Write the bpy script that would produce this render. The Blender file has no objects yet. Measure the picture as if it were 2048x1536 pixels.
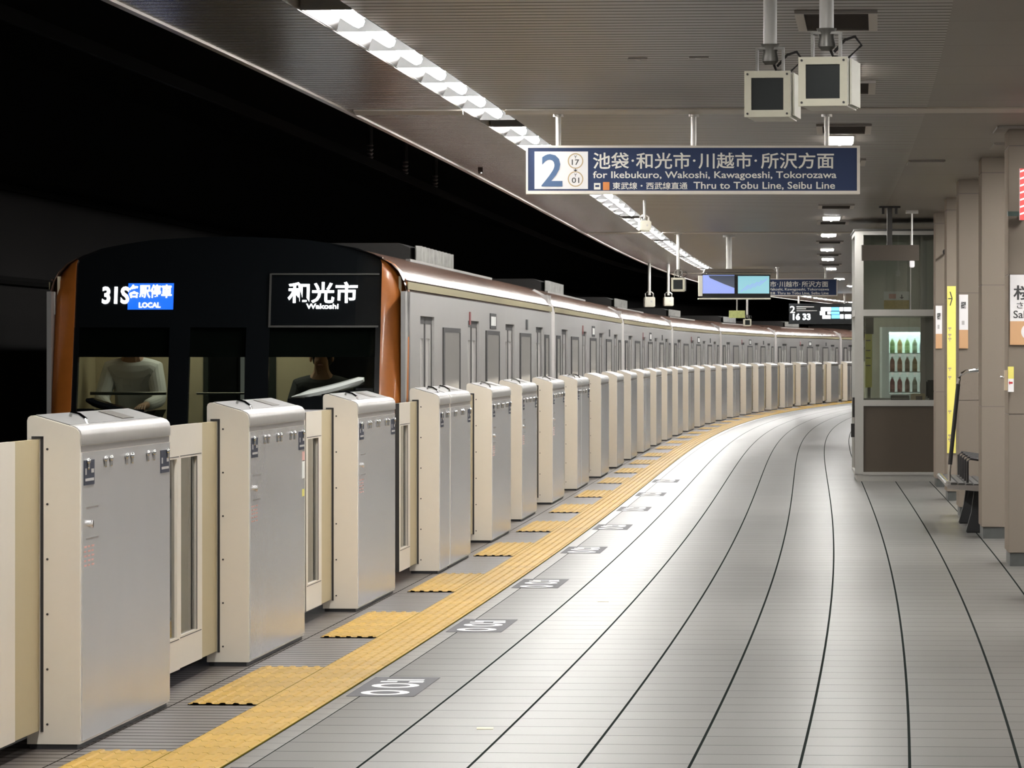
import bpy, bmesh, math, random
from mathutils import Vector, Matrix
random.seed(7)
SC = bpy.context.scene
COL = SC.collection

# ------------------------------------------------------------------ camera, world, exposure
F = 9050.0            # focal length in pixels of the 2048 wide frame
HZ = 708.0            # horizon row
EYE = 1.594
cam_d = bpy.data.cameras.new('camera')
cam = bpy.data.objects.new('camera', cam_d)
COL.objects.link(cam)
cam.location = (0, 0, EYE)
cam.rotation_euler = (math.pi / 2, 0, 0)
cam_d.sensor_fit = 'HORIZONTAL'
cam_d.sensor_width = 36.0
cam_d.lens = F / 2048 * 36.0
cam_d.shift_x = 0.0
cam_d.shift_y = -(768 - HZ) / 2048
cam_d.clip_start = 0.5
cam_d.clip_end = 600
SC.camera = cam

world = bpy.data.worlds.new('world')
SC.world = world
world.use_nodes = True
bg = world.node_tree.nodes['Background']
bg.inputs[0].default_value = (0.75, 0.85, 1.0, 1)
bg.inputs[1].default_value = 0.004

SC.view_settings.view_transform = 'Standard'
SC.view_settings.look = 'None'
SC.view_settings.gamma = 1.0
SC.view_settings.exposure = 0.17
SC.view_settings.use_curve_mapping = False

TUBE = 150.0           # radiance of the strip-light tubes
DOWN = 80.0           # radiance of the right-hand ceiling lamps

# ------------------------------------------------------------------ the curved platform line
PC = [2.3629, 2.0356, 5.81, 2.6229]


def Xc(z):
    u = (z - 80) / 80
    if z > 172:
        return Xc(172) + (z - 172) * slope(172)
    return ((PC[0] * u + PC[1]) * u + PC[2]) * u + PC[3]


def slope(z):
    z = min(z, 172)
    u = (z - 80) / 80
    return ((3 * PC[0] * u + 2 * PC[1]) * u + PC[2]) / 80


def PT(y, d, z=0.0):
    """point at depth y on the pod-front line, moved d to the right of the line"""
    m = slope(y)
    n = math.hypot(1, m)
    return Vector((Xc(y) + d / n, y - d * m / n, z))


def HEAD(y):
    return -math.atan(slope(y))


def adv(y, ds):
    """depth after ds metres along the line"""
    n = max(1, int(abs(ds) / 0.25))
    for _ in range(n):
        y += ds / n / math.hypot(1, slope(y))
    return y


# ------------------------------------------------------------------ materials
def mat(name, col, rough=0.5, metal=0.0, spec=0.5, noise=0.0, nscale=8.0, bump=0.0, bscale=120.0, emit=None, es=0.0, coat=0.0):
    m = bpy.data.materials.new(name)
    m.use_nodes = True
    nt = m.node_tree
    b = nt.nodes['Principled BSDF']
    c = (*col, 1)
    b.inputs['Base Color'].default_value = c
    b.inputs['Roughness'].default_value = rough
    b.inputs['Metallic'].default_value = metal
    b.inputs['Specular IOR Level'].default_value = spec
    b.inputs['Coat Weight'].default_value = coat
    b.inputs['Coat Roughness'].default_value = 0.08
    if noise or bump:
        tc = nt.nodes.new('ShaderNodeTexCoord')
    if noise:
        n = nt.nodes.new('ShaderNodeTexNoise')
        n.inputs['Scale'].default_value = nscale
        n.inputs['Detail'].default_value = 5
        nt.links.new(tc.outputs['Object'], n.inputs['Vector'])
        mx = nt.nodes.new('ShaderNodeMix')
        mx.data_type = 'RGBA'
        mx.inputs[6].default_value = tuple(max(0, v * (1 - noise)) for v in col) + (1,)
        mx.inputs[7].default_value = tuple(min(1, v * (1 + noise)) for v in col) + (1,)
        nt.links.new(n.outputs[0], mx.inputs[0])
        nt.links.new(mx.outputs[2], b.inputs['Base Color'])
    if bump:
        n2 = nt.nodes.new('ShaderNodeTexNoise')
        n2.inputs['Scale'].default_value = bscale
        nt.links.new(tc.outputs['Object'], n2.inputs['Vector'])
        bp = nt.nodes.new('ShaderNodeBump')
        bp.inputs['Strength'].default_value = bump
        bp.inputs['Distance'].default_value = 0.01
        nt.links.new(n2.outputs[0], bp.inputs['Height'])
        nt.links.new(bp.outputs[0], b.inputs['Normal'])
    if emit:
        b.inputs['Emission Color'].default_value = (*emit, 1)
        b.inputs['Emission Strength'].default_value = es
    return m


def math_node(nt, op, a, b=None, c=None):
    n = nt.nodes.new('ShaderNodeMath')
    n.operation = op
    for i, v in enumerate((a, b, c)):
        if v is None:
            continue
        if isinstance(v, (int, float)):
            n.inputs[i].default_value = v
        else:
            nt.links.new(v, n.inputs[i])
    return n.outputs[0]


def tile_mat(name, col, line, td, ts, d0, wd, ws, rough, tilt, var=0.05, speck=0.05, metal=0.0, linestr=1.0, spec=0.5):
    """tiles of td by ts metres laid along the platform, in the UV (distance across, depth along)"""
    m = bpy.data.materials.new(name)
    m.use_nodes = True
    nt = m.node_tree
    b = nt.nodes['Principled BSDF']
    uv = nt.nodes.new('ShaderNodeUVMap')
    sp = nt.nodes.new('ShaderNodeSeparateXYZ')
    nt.links.new(uv.outputs[0], sp.inputs[0])
    u = math_node(nt, 'DIVIDE', math_node(nt, 'SUBTRACT', sp.outputs[0], d0), td)
    v = math_node(nt, 'DIVIDE', sp.outputs[1], ts)
    fu = math_node(nt, 'FRACT', u)
    fv = math_node(nt, 'FRACT', v)
    lu = math_node(nt, 'LESS_THAN', math_node(nt, 'ABSOLUTE', math_node(nt, 'SUBTRACT', fu, 0.5)), 0.5 - wd / td / 2)
    lv = math_node(nt, 'LESS_THAN', math_node(nt, 'ABSOLUTE', math_node(nt, 'SUBTRACT', fv, 0.5)), 0.5 - ws / ts / 2)
    face = math_node(nt, 'MULTIPLY', lu, lv)
    cell = nt.nodes.new('ShaderNodeCombineXYZ')
    nt.links.new(math_node(nt, 'FLOOR', u), cell.inputs[0])
    nt.links.new(math_node(nt, 'FLOOR', v), cell.inputs[1])
    wn = nt.nodes.new('ShaderNodeTexWhiteNoise')
    wn.noise_dimensions = '2D'
    nt.links.new(cell.outputs[0], wn.inputs['Vector'])
    no = nt.nodes.new('ShaderNodeTexNoise')
    no.inputs['Scale'].default_value = 90
    no.inputs['Detail'].default_value = 4
    nt.links.new(uv.outputs[0], no.inputs['Vector'])
    k = math_node(nt, 'ADD', math_node(nt, 'MULTIPLY', math_node(nt, 'SUBTRACT', wn.outputs['Value'], 0.5), 2 * var),
                  math_node(nt, 'MULTIPLY', math_node(nt, 'SUBTRACT', no.outputs[0], 0.5), 4 * speck))
    k = math_node(nt, 'ADD', k, 1.0)
    vm = nt.nodes.new('ShaderNodeVectorMath')
    vm.operation = 'SCALE'
    vm.inputs[0].default_value = col
    nt.links.new(k, vm.inputs['Scale'])
    mx = nt.nodes.new('ShaderNodeMix')
    mx.data_type = 'RGBA'
    mx.inputs[6].default_value = (*line, 1)
    nt.links.new(vm.outputs[0], mx.inputs[7])
    nt.links.new(math_node(nt, 'SUBTRACT', 1.0, math_node(nt, 'MULTIPLY', math_node(nt, 'SUBTRACT', 1.0, face), linestr)), mx.inputs[0])
    nt.links.new(mx.outputs[2], b.inputs['Base Color'])
    rr = math_node(nt, 'ADD', math_node(nt, 'MULTIPLY', math_node(nt, 'SUBTRACT', 1.0, face), 0.3), rough)
    nt.links.new(rr, b.inputs['Roughness'])
    b.inputs['Metallic'].default_value = metal
    nt.links.new(math_node(nt, 'MULTIPLY', face, spec), b.inputs['Specular IOR Level'])
    if tilt:
        ge = nt.nodes.new('ShaderNodeNewGeometry')
        sb = nt.nodes.new('ShaderNodeVectorMath')
        sb.operation = 'SUBTRACT'
        nt.links.new(wn.outputs['Color'], sb.inputs[0])
        sb.inputs[1].default_value = (0.5, 0.5, 0.5)
        sc = nt.nodes.new('ShaderNodeVectorMath')
        sc.operation = 'MULTIPLY'
        nt.links.new(sb.outputs[0], sc.inputs[0])
        sc.inputs[1].default_value = (tilt * 0.6, tilt, 0)
        ad = nt.nodes.new('ShaderNodeVectorMath')
        ad.operation = 'ADD'
        nt.links.new(ge.outputs['Normal'], ad.inputs[0])
        nt.links.new(sc.outputs[0], ad.inputs[1])
        nm = nt.nodes.new('ShaderNodeVectorMath')
        nm.operation = 'NORMALIZE'
        nt.links.new(ad.outputs[0], nm.inputs[0])
        nt.links.new(nm.outputs[0], b.inputs['Normal'])
    return m


def glass_mat(name, tint, alpha, rough=0.03):
    """pane that lets part of the light through and mirrors the rest"""
    m = bpy.data.materials.new(name)
    m.use_nodes = True
    nt = m.node_tree
    nt.nodes.clear()
    out = nt.nodes.new('ShaderNodeOutputMaterial')
    tr = nt.nodes.new('ShaderNodeBsdfTransparent')
    tr.inputs[0].default_value = (*tint, 1)
    gl = nt.nodes.new('ShaderNodeBsdfGlossy')
    gl.inputs[0].default_value = (0.9, 0.92, 0.92, 1)
    gl.inputs['Roughness'].default_value = rough
    lw = nt.nodes.new('ShaderNodeFresnel')
    lw.inputs[0].default_value = 1.45
    fac = math_node(nt, 'MAXIMUM', lw.outputs[0], alpha)
    mx = nt.nodes.new('ShaderNodeMixShader')
    nt.links.new(fac, mx.inputs[0])
    nt.links.new(tr.outputs[0], mx.inputs[1])
    nt.links.new(gl.outputs[0], mx.inputs[2])
    nt.links.new(mx.outputs[0], out.inputs[0])
    return m


def emis(name, col, s):
    return mat(name, (0.05, 0.05, 0.05), 0.5, spec=0.2, emit=col, es=s)


def srgb(r, g, b):
    def f(v):
        v /= 255
        return v / 12.92 if v <= 0.04045 else ((v + 0.055) / 1.055) ** 2.4
    return (f(r), f(g), f(b))


M = {}
M['floor'] = tile_mat('platform_tile', (0.128, 0.123, 0.116), (0.016, 0.019, 0.018), 0.424, 0.424, 0.782, 0.012, 0.009, 0.34, 0.014, 0.05, 0.05, spec=0.05)
M['floor_margin'] = tile_mat('margin_tile', (0.125, 0.118, 0.107), (0.03, 0.036, 0.033), 0.3, 0.3, 0.69, 0.006, 0.006, 0.3, 0.008, 0.05, 0.05)
M['floor_edge'] = tile_mat('edge_tile', (0.078, 0.066, 0.060), (0.028, 0.024, 0.022), 0.39, 0.15, 0.0, 0.008, 0.02, 0.38, 0.012, 0.10, 0.08)
M['yellow'] = tile_mat('tactile_yellow', (0.36, 0.205, 0.008), (0.15, 0.12, 0.02), 0.3, 0.3, 0.39, 0.005, 0.010, 0.5, 0.006, 0.10, 0.12, spec=0.2)
M['ceiling'] = tile_mat('ceiling_slat', (0.195, 0.168, 0.138), (0.03, 0.026, 0.02), 6.0, 0.2, -0.45, 0.0, 0.032, 0.36, 0.004, 0.03, 0.02, linestr=0.75)
M['ceiling_edge'] = tile_mat('ceiling_edge_slat', (0.19, 0.167, 0.145), (0.03, 0.026, 0.02), 6.0, 0.2, -0.45, 0.0, 0.032, 0.26, 0.004, 0.04, 0.02, metal=0.35, linestr=0.75)
M['ceiling_plain'] = tile_mat('ceiling_plain', (0.185, 0.162, 0.133), (0.12, 0.10, 0.085), 3.0, 1.8, 3.4, 0.004, 0.006, 0.5, 0.0, 0.02, 0.03, linestr=0.4)
M['dark_sticker'] = mat('sticker_grey', (0.05, 0.048, 0.056), 0.6, spec=0.2, noise=0.1, nscale=30)
M['boothback2'] = mat('partition_beige', (0.48, 0.45, 0.38), 0.5, noise=0.06, nscale=2)
M['band'] = mat('ceiling_band_paint', (0.38, 0.34, 0.29), 0.45, noise=0.06, nscale=3)
M['trim'] = mat('edge_trim_metal', (0.42, 0.38, 0.34), 0.35, 0.4, noise=0.08)
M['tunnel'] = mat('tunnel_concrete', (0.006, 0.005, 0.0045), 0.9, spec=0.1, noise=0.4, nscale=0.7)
M['dullblack'] = mat('dull_near_black', (0.005, 0.0045, 0.004), 0.9, spec=0.05, noise=0.2)  # even near-black for the wall cables and conductor rail
M['ballast'] = mat('track_bed_concrete', (0.03, 0.027, 0.025), 0.9, noise=0.3, nscale=3)
M['steel_rail'] = mat('rail_steel', (0.30, 0.27, 0.25), 0.35, 0.9)
M['cream'] = mat('gate_cream_paint', (0.64, 0.585, 0.505), 0.42, noise=0.02, nscale=20)
M['olive'] = mat('gate_olive_paint', (0.42, 0.345, 0.205), 0.5, noise=0.03, nscale=20)
M['steel'] = mat('brushed_steel', (0.60, 0.595, 0.60), 0.27, 0.55, noise=0.03, nscale=3, bump=0.02, bscale=60)
M['top_plate'] = mat('top_reflection_grey', (0.17, 0.165, 0.16), 0.5, 0.2, noise=0.08, nscale=9)  # grey stands in for the dark ceiling mirrored in the steel top
M['steel_top'] = mat('steel_cap', (0.56, 0.545, 0.53), 0.33, 0.9, noise=0.06, nscale=12)
M['groove'] = mat('groove_grey', (0.22, 0.20, 0.185), 0.5, 0.3)
M['rubber'] = mat('black_rubber', (0.012, 0.010, 0.010), 0.6)
M['chrome'] = mat('chrome', (0.85, 0.85, 0.85), 0.12, 1.0)
M['navy'] = mat('plaque_navy', (0.03, 0.034, 0.052), 0.6, spec=0.15)
M['white'] = mat('white_print', (0.78, 0.78, 0.76), 0.5)
M['greyprint'] = mat('grey_print', (0.40, 0.38, 0.37), 0.5)
M['redprint'] = mat('red_print', (0.62, 0.33, 0.29), 0.5)
M['red'] = mat('red_paint', (0.45, 0.03, 0.03), 0.5)
M['darkred'] = mat('dark_red_print', (0.16, 0.03, 0.03), 0.5)
M['yprint'] = mat('yellow_print', (0.70, 0.62, 0.14), 0.5, noise=0.05)
M['gateglass'] = glass_mat('gate_glass', (0.62, 0.62, 0.58), 0.10)
M['green_led'] = emis('green_led', (0.1, 1.0, 0.5), 3.0)
M['plinth'] = mat('black_plinth', (0.014, 0.014, 0.016), 0.5)
M['silver'] = mat('train_aluminium', (0.37, 0.357, 0.348), 0.38, 0.6, noise=0.04, nscale=2)
M['brown'] = mat('train_brown', (0.115, 0.070, 0.055), 0.20, 0.0, spec=0.08, noise=0.12, nscale=6)
M['pillar'] = mat('train_bronze', (0.34, 0.105, 0.018), 0.34, 0.0, spec=0.25, noise=0.16, nscale=14, coat=0.12)
M['gold'] = mat('train_gold', (0.19, 0.165, 0.10), 0.6, 0.0, spec=0.1)
M['rimlight'] = mat('train_rim_light', (0.75, 0.72, 0.70), 0.25, 0.3)
M['black'] = mat('black_gloss', (0.005, 0.006, 0.007), 0.12)
M['matte'] = mat('black_matte', (0.010, 0.010, 0.011), 0.6)
M['trainglass'] = mat('train_window', (0.14, 0.132, 0.12), 0.12, spec=0.5, emit=(0.9, 0.85, 0.77), es=0.17)  # faint glow in the panes stands in for the lit saloon
M['windscreen'] = glass_mat('windscreen_glass', (0.55, 0.6, 0.57), 0.03)
M['cabwall'] = mat('cab_wall_beige', (0.55, 0.47, 0.33), 0.6, noise=0.08, nscale=5)
M['cabdark'] = mat('cab_console', (0.03, 0.034, 0.032), 0.4)
M['shade'] = mat('cab_sun_shade', (0.012, 0.013, 0.012), 0.7)
M['louvre'] = mat('louvre_metal', (0.20, 0.195, 0.18), 0.35, 0.6, noise=0.7, nscale=9)
M['ac'] = mat('roof_unit_shaded', (0.016, 0.015, 0.014), 0.7, 0.0, noise=0.3, nscale=20)  # near-black puts the unlit tunnel's shade into the unit's colour
M['dest_white'] = emis('led_white', (0.95, 0.98, 1.0), 5.0)
M['dest_blue'] = emis('led_blue', (0.0, 0.12, 1.0), 1.3)
M['tube'] = emis('tube_white', (1.0, 0.985, 0.95), TUBE)
M['lampglow'] = emis('downlight_white', (1.0, 0.985, 0.95), DOWN)
M['addedglow'] = emis('added_strip_glow', (1.0, 0.985, 0.95), 20.0)
M['reflector'] = mat('lamp_reflector', (0.21, 0.21, 0.213), 0.45, noise=0.02)
M['slot'] = mat('slot_dark', (0.016, 0.010, 0.008), 0.8, spec=0.1)
M['bracket_grey'] = mat('bracket_grey', (0.20, 0.175, 0.145), 0.5)
M['slotframe'] = mat('slot_frame', (0.40, 0.36, 0.31), 0.5)
M['campaint'] = mat('camera_cream', (0.52, 0.50, 0.42), 0.45, noise=0.05, nscale=30)
M['camface'] = mat('camera_face', (0.38, 0.36, 0.28), 0.5, noise=0.06, nscale=30)
M['camglass'] = mat('camera_glass', (0.008, 0.010, 0.010), 0.3, spec=0.15)
M['pole'] = mat('pole_paint', (0.38, 0.37, 0.345), 0.45, noise=0.05)
M['swivel'] = mat('swivel_metal', (0.12, 0.115, 0.105), 0.4, 0.5, noise=0.4, nscale=30)
M['roofrail'] = mat('roof_rail_metal', (0.16, 0.15, 0.14), 0.5, 0.4)
M['polesteel'] = mat('pole_steel', (0.42, 0.40, 0.37), 0.35, 0.7, noise=0.1)
M['signframe'] = mat('sign_frame', (0.62, 0.58, 0.52), 0.4, 0.3)
M['signblue'] = mat('sign_navy', (0.022, 0.038, 0.098), 0.5, spec=0.3, noise=0.05, nscale=5)
M['signwhite'] = mat('sign_white', (0.72, 0.70, 0.70), 0.45)
M['signblue2'] = mat('sign_digit_blue', (0.055, 0.11, 0.22), 0.45)
M['signtext'] = mat('sign_lettering', (0.74, 0.72, 0.66), 0.45)
M['goldring'] = mat('ring_gold', (0.42, 0.31, 0.16), 0.5)
M['orange'] = mat('icon_orange', (0.62, 0.22, 0.06), 0.5)
M['stone'] = tile_mat('column_stone', (0.85, 0.82, 0.72), (0.2, 0.17, 0.14), 50, 50, -20, 0.0, 0.0, 0.45, 0.0, 0.0, 0.09)
M['joint'] = mat('column_joint', (0.12, 0.10, 0.085), 0.8)
M['base'] = mat('column_base', (0.055, 0.058, 0.055), 0.5, noise=0.2, nscale=20)
M['alu'] = mat('booth_aluminium', (0.36, 0.35, 0.325), 0.42, 0.5, noise=0.04)
M['brownpanel'] = mat('booth_brown_panel', (0.055, 0.040, 0.025), 0.5, noise=0.10, nscale=3)
M['boothback'] = mat('booth_back_grey', (0.42, 0.41, 0.36), 0.5, noise=0.08, nscale=3)
M['boothglass'] = glass_mat('booth_glass', (0.80, 0.83, 0.80), 0.06)
M['dark'] = mat('dark_grey', (0.035, 0.033, 0.030), 0.5)
M['brownsign'] = mat('dark_brown_board', (0.055, 0.043, 0.032), 0.5)
M['skin'] = mat('skin', (0.55, 0.34, 0.24), 0.5)
M['shirt'] = mat('white_shirt', (0.80, 0.80, 0.80), 0.8)
M['uniform'] = mat('dark_uniform', (0.03, 0.033, 0.04), 0.8)
M['hair'] = mat('black_hair', (0.01, 0.008, 0.007), 0.5)
M['brownwhite'] = mat('sign_tan', (0.52, 0.30, 0.15), 0.5)
M['inkblack'] = mat('ink_black', (0.03, 0.03, 0.03), 0.5)
M['screen_blue'] = emis('screen_blue', srgb(158, 176, 250), 0.85)
M['screen_cyan'] = emis('screen_cyan', srgb(150, 210, 222), 0.85)
M['screen_dark'] = emis('screen_shadow', srgb(95, 105, 130), 0.4)
M['led_cyan'] = emis('board_cyan', srgb(110, 190, 255), 2.0)
M['vend_white'] = mat('vending_white', (0.66, 0.70, 0.70), 0.35)
M['vend_light'] = emis('vending_light', (0.80, 0.95, 1.0), 16.0)
M['clay_tan'] = mat('box_tan', (0.36, 0.28, 0.18), 0.6)
M['lens_reflection'] = mat('reflection_white', (0.86, 0.90, 0.86), 0.25, coat=0.4)
M['devwhite'] = mat('device_white', (0.75, 0.74, 0.76), 0.4)


# ------------------------------------------------------------------ mesh helpers
class MB:
    """collects shapes for ONE mesh object"""

    def __init__(self):
        self.v, self.f = [], []

    def add(self, vs, fs):
        n = len(self.v)
        self.v += [tuple(p) for p in vs]
        self.f += [tuple(i + n for i in q) for q in fs]
        return self

    def box(self, x0, x1, y0, y1, z0, z1):
        return self.add([(x0, y0, z0), (x1, y0, z0), (x1, y1, z0), (x0, y1, z0), (x0, y0, z1), (x1, y0, z1), (x1, y1, z1), (x0, y1, z1)],
                        [(0, 3, 2, 1), (4, 5, 6, 7), (0, 1, 5, 4), (1, 2, 6, 5), (2, 3, 7, 6), (3, 0, 4, 7)])

    def prism(self, prof, y0, y1):
        """profile of (x, z), counter-clockwise seen from -y, pushed along y"""
        n = len(prof)
        vs = [(x, y0, z) for x, z in prof] + [(x, y1, z) for x, z in prof]
        fs = [tuple(range(n)), tuple(range(2 * n - 1, n - 1, -1))]
        fs += [(i, n + i, n + (i + 1) % n, (i + 1) % n) for i in range(n)]
        return self.add(vs, fs)

    def loft(self, rings, close=True, caps=True):
        n = len(rings[0])
        vs = [p for r in rings for p in r]
        fs = []
        for k in range(len(rings) - 1):
            for i in range(n if close else n - 1):
                j = (i + 1) % n
                fs.append((k * n + i, k * n + j, (k + 1) * n + j, (k + 1) * n + i))
        if caps:
            fs.append(tuple(range(n - 1, -1, -1)))
            fs.append(tuple((len(rings) - 1) * n + i for i in range(n)))
        return self.add(vs, fs)

    def tube(self, pts, r, n=10):
        pts = [Vector(p) for p in pts]
        rings = []
        for i, p in enumerate(pts):
            t = (pts[min(i + 1, len(pts) - 1)] - pts[max(i - 1, 0)]).normalized()
            a = Vector((0, 0, 1)) if abs(t.z) < 0.9 else Vector((1, 0, 0))
            u = t.cross(a).normalized()
            w = t.cross(u)
            rr = r[i] if isinstance(r, (list, tuple)) else r
            rings.append([p + (u * math.cos(k * 2 * math.pi / n) + w * math.sin(k * 2 * math.pi / n)) * rr for k in range(n)])
        return self.loft(rings)

    def capsule(self, a, b, r, n=10):
        a, b = Vector(a), Vector(b)
        t = (b - a).normalized()
        pts, rs = [], []
        for k in range(4):
            an = math.pi / 2 * (1 - k / 3)
            pts.append(a - t * r * math.sin(an))
            rs.append(max(r * math.cos(an), r * 0.08))
        for k in range(4):
            an = math.pi / 2 * k / 3
            pts.append(b + t * r * math.sin(an))
            rs.append(max(r * math.cos(an), r * 0.08))
        return self.tube(pts, rs, n)

    def disc(self, c, r, axis='y', depth=0.004, n=24):
        c = Vector(c)
        off = {'y': Vector((0, depth, 0)), 'x': Vector((depth, 0, 0)), 'z': Vector((0, 0, depth))}[axis]
        return self.tube([c, c + off], r, n)

    def ball(self, c, r, n=10):
        c = Vector(c)
        rs = [r] * 3 if isinstance(r, (int, float)) else r
        rings = []
        for k in range(7):
            a = math.pi * (k + 0.02) / 6.04
            rings.append([c + Vector((rs[0] * math.sin(a) * math.cos(i * 2 * math.pi / n), rs[1] * math.sin(a) * math.sin(i * 2 * math.pi / n), -rs[2] * math.cos(a))) for i in range(n)])
        return self.loft(rings)

    def build(self, name, m, parent=None, smooth=False, bevel=0.0):
        me = bpy.data.meshes.new(name)
        me.from_pydata(self.v, [], self.f)
        bm = bmesh.new()
        bm.from_mesh(me)
        bmesh.ops.recalc_face_normals(bm, faces=bm.faces)
        if bevel:
            ed = [e for e in bm.edges if len(e.link_faces) == 2 and e.calc_face_angle(0) > 0.5]
            bmesh.ops.bevel(bm, geom=ed, offset=bevel, segments=2, affect='EDGES', clamp_overlap=True)
        bm.to_mesh(me)
        bm.free()
        me.materials.append(M[m] if isinstance(m, str) else m)
        if smooth:
            for p in me.polygons:
                p.use_smooth = True
            me.set_sharp_from_angle(angle=math.radians(40))
        o = bpy.data.objects.new(name, me)
        COL.objects.link(o)
        if parent:
            o.parent = parent
        return o


def tag(o, label, cat, group=None):
    o['label'] = label
    o['category'] = cat
    if group:
        o['group'] = group
    return o


def thing(name, label, cat, loc, rz=0.0, group=None):
    o = bpy.data.objects.new(name, None)
    o.empty_display_size = 0.1
    COL.objects.link(o)
    o.location = loc
    o.rotation_euler = (0, 0, rz)
    return tag(o, label, cat, group)


def at_line(name, label, cat, y, d, z=0.0, group=None):
    return thing(name, label, cat, PT(y, d, z), HEAD(y), group)


def at_px(px, y):
    """world x of an image column at depth y"""
    return (px - 1024) * y / F


def z_px(py, y):
    return EYE - (py - HZ) * y / F


def struct(o):
    o['kind'] = 'structure'
    return o


KIDS = {}


def copy_tree(o, parent=None, label=None, group=None, skip=()):
    c = o.copy()
    COL.objects.link(c)
    c.parent = parent
    if label:
        c['label'] = label
    if group:
        c['group'] = group
    for ch in o.children:
        if ch.name.split('.')[0] in skip:
            continue
        copy_tree(ch, c, None, None, skip)
    return c


def sweep(name, prof, y0, y1, step, mats, closed=False, uv=True):
    """profile of (d, z) carried along the curved platform line; UV = (d + z, depth); mats: one name, or one per profile segment"""
    ys = [y0 + (y1 - y0) * i / max(1, round((y1 - y0) / step)) for i in range(max(1, round((y1 - y0) / step)) + 1)]
    n = len(prof)
    vs = [tuple(PT(y, d, z)) for y in ys for d, z in prof]
    fs, ms, uvs = [], [], []
    names = [mats] if isinstance(mats, str) else []
    if not names:
        for q in mats:
            if q not in names:
                names.append(q)
    for k in range(len(ys) - 1):
        for i in range(n if closed else n - 1):
            j = (i + 1) % n
            fs.append((k * n + i, k * n + j, (k + 1) * n + j, (k + 1) * n + i))
            ms.append(0 if isinstance(mats, str) else names.index(mats[i]))
            uvs.append([(prof[i][0], ys[k]), (prof[j][0], ys[k]), (prof[j][0], ys[k + 1]), (prof[i][0], ys[k + 1])])
    if closed:
        fs.append(tuple(range(n)))
        fs.append(tuple((len(ys) - 1) * n + i for i in range(n - 1, -1, -1)))
        for _ in range(2):
            ms.append(0)
            uvs.append([(p[0], p[1]) for p in prof])
    me = bpy.data.meshes.new(name)
    me.from_pydata(vs, [], fs)
    for q in names:
        me.materials.append(M[q])
    me.polygons.foreach_set('material_index', ms)
    ul = me.uv_layers.new(name='UVMap')
    ul.data.foreach_set('uv', [c for f in uvs for p in f for c in p])
    o = bpy.data.objects.new(name, me)
    COL.objects.link(o)
    return o


FONT_CACHE = {}


def lettering(name, text, m, parent, x0, x1, z0, z1, y, face='y', bold=0.0, depth=0.002, keep=False):
    """raised lettering fitted to a box; face 'y': reads from -y, 'x': reads from +x (box given along y), 'z': lies flat"""
    key = (text, bold)
    if key not in FONT_CACHE:
        cu = bpy.data.curves.new('t', 'FONT')
        cu.body = text
        cu.size = 1.0
        cu.extrude = 0.0
        cu.offset = bold
        cu.resolution_u = 3
        ob = bpy.data.objects.new('t', cu)
        COL.objects.link(ob)
        bpy.context.view_layer.update()
        dg = bpy.context.evaluated_depsgraph_get()
        me = bpy.data.meshes.new_from_object(ob.evaluated_get(dg))
        vs = [tuple(v.co) for v in me.vertices]
        fs = [tuple(p.vertices) for p in me.polygons]
        bpy.data.objects.remove(ob)
        FONT_CACHE[key] = (vs, fs)
    vs, fs = FONT_CACHE[key]
    ax, bx = min(v[0] for v in vs), max(v[0] for v in vs)
    ay, by = min(v[1] for v in vs), max(v[1] for v in vs)
    sx, sz = (x1 - x0) / (bx - ax), (z1 - z0) / (by - ay)
    if keep:
        sx = sz = min(sx, sz)
    out = []
    for v in vs:
        a, b = x0 + (v[0] - ax) * sx, z0 + (v[1] - ay) * sz
        out.append((a, y, b) if face == 'y' else ((y, a, b) if face == 'x' else (a, b, y)))
    n = len(out)
    mb = MB()
    mb.add(out, fs)
    me = bpy.data.meshes.new(name)
    me.from_pydata(mb.v, [], mb.f)
    me.materials.append(M[m])
    o = bpy.data.objects.new(name, me)
    COL.objects.link(o)
    o.parent = parent
    sol = o.modifiers.new('thickness', 'SOLIDIFY')
    sol.thickness = depth
    sol.offset = 0
    return o


ORD = ['first', 'second', 'third', 'fourth', 'fifth', 'sixth', 'seventh', 'eighth', 'ninth', 'tenth', 'eleventh', 'twelfth', 'thirteenth', 'fourteenth',
       'fifteenth', 'sixteenth', 'seventeenth', 'eighteenth', 'nineteenth', 'twentieth', 'twenty-first', 'twenty-second', 'twenty-third', 'twenty-fourth',
       'twenty-fifth', 'twenty-sixth', 'twenty-seventh', 'twenty-eighth', 'twenty-ninth', 'thirtieth', 'thirty-first', 'thirty-second', 'thirty-third', 'thirty-fourth',
       'thirty-fifth', 'thirty-sixth', 'thirty-seventh', 'thirty-eighth', 'thirty-ninth', 'fortieth']

# ------------------------------------------------------------------ the setting
Y0, Y1 = -14.0, 178.0
CEIL = EYE + 1.70
struct(sweep('floor', [(-0.32, -1.0), (-0.32, 0.0), (0.39, 0.0), (0.69, 0.0), (0.782, 0.0), (8.45, 0.0), (8.45, -1.0)], Y0, Y1, 1.0,
             ['floor_edge', 'floor_edge', 'floor_margin', 'floor_margin', 'floor', 'floor_edge']))
struct(sweep('track_bed', [(-5.6, -1.0), (-0.32, -1.0)], Y0, Y1, 2.0, 'ballast'))
struct(sweep('track_bed', [(8.45, -1.0), (13.6, -1.0)], Y0, Y1, 2.0, 'ballast'))
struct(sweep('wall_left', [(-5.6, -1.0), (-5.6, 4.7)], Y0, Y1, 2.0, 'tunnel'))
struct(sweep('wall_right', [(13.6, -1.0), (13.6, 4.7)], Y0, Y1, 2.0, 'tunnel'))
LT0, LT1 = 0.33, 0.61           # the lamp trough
struct(sweep('ceiling', [(-5.6, 4.7), (-0.46, 4.7), (-0.46, CEIL + 0.14)], Y0, Y1, 2.0, 'tunnel'))
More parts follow.
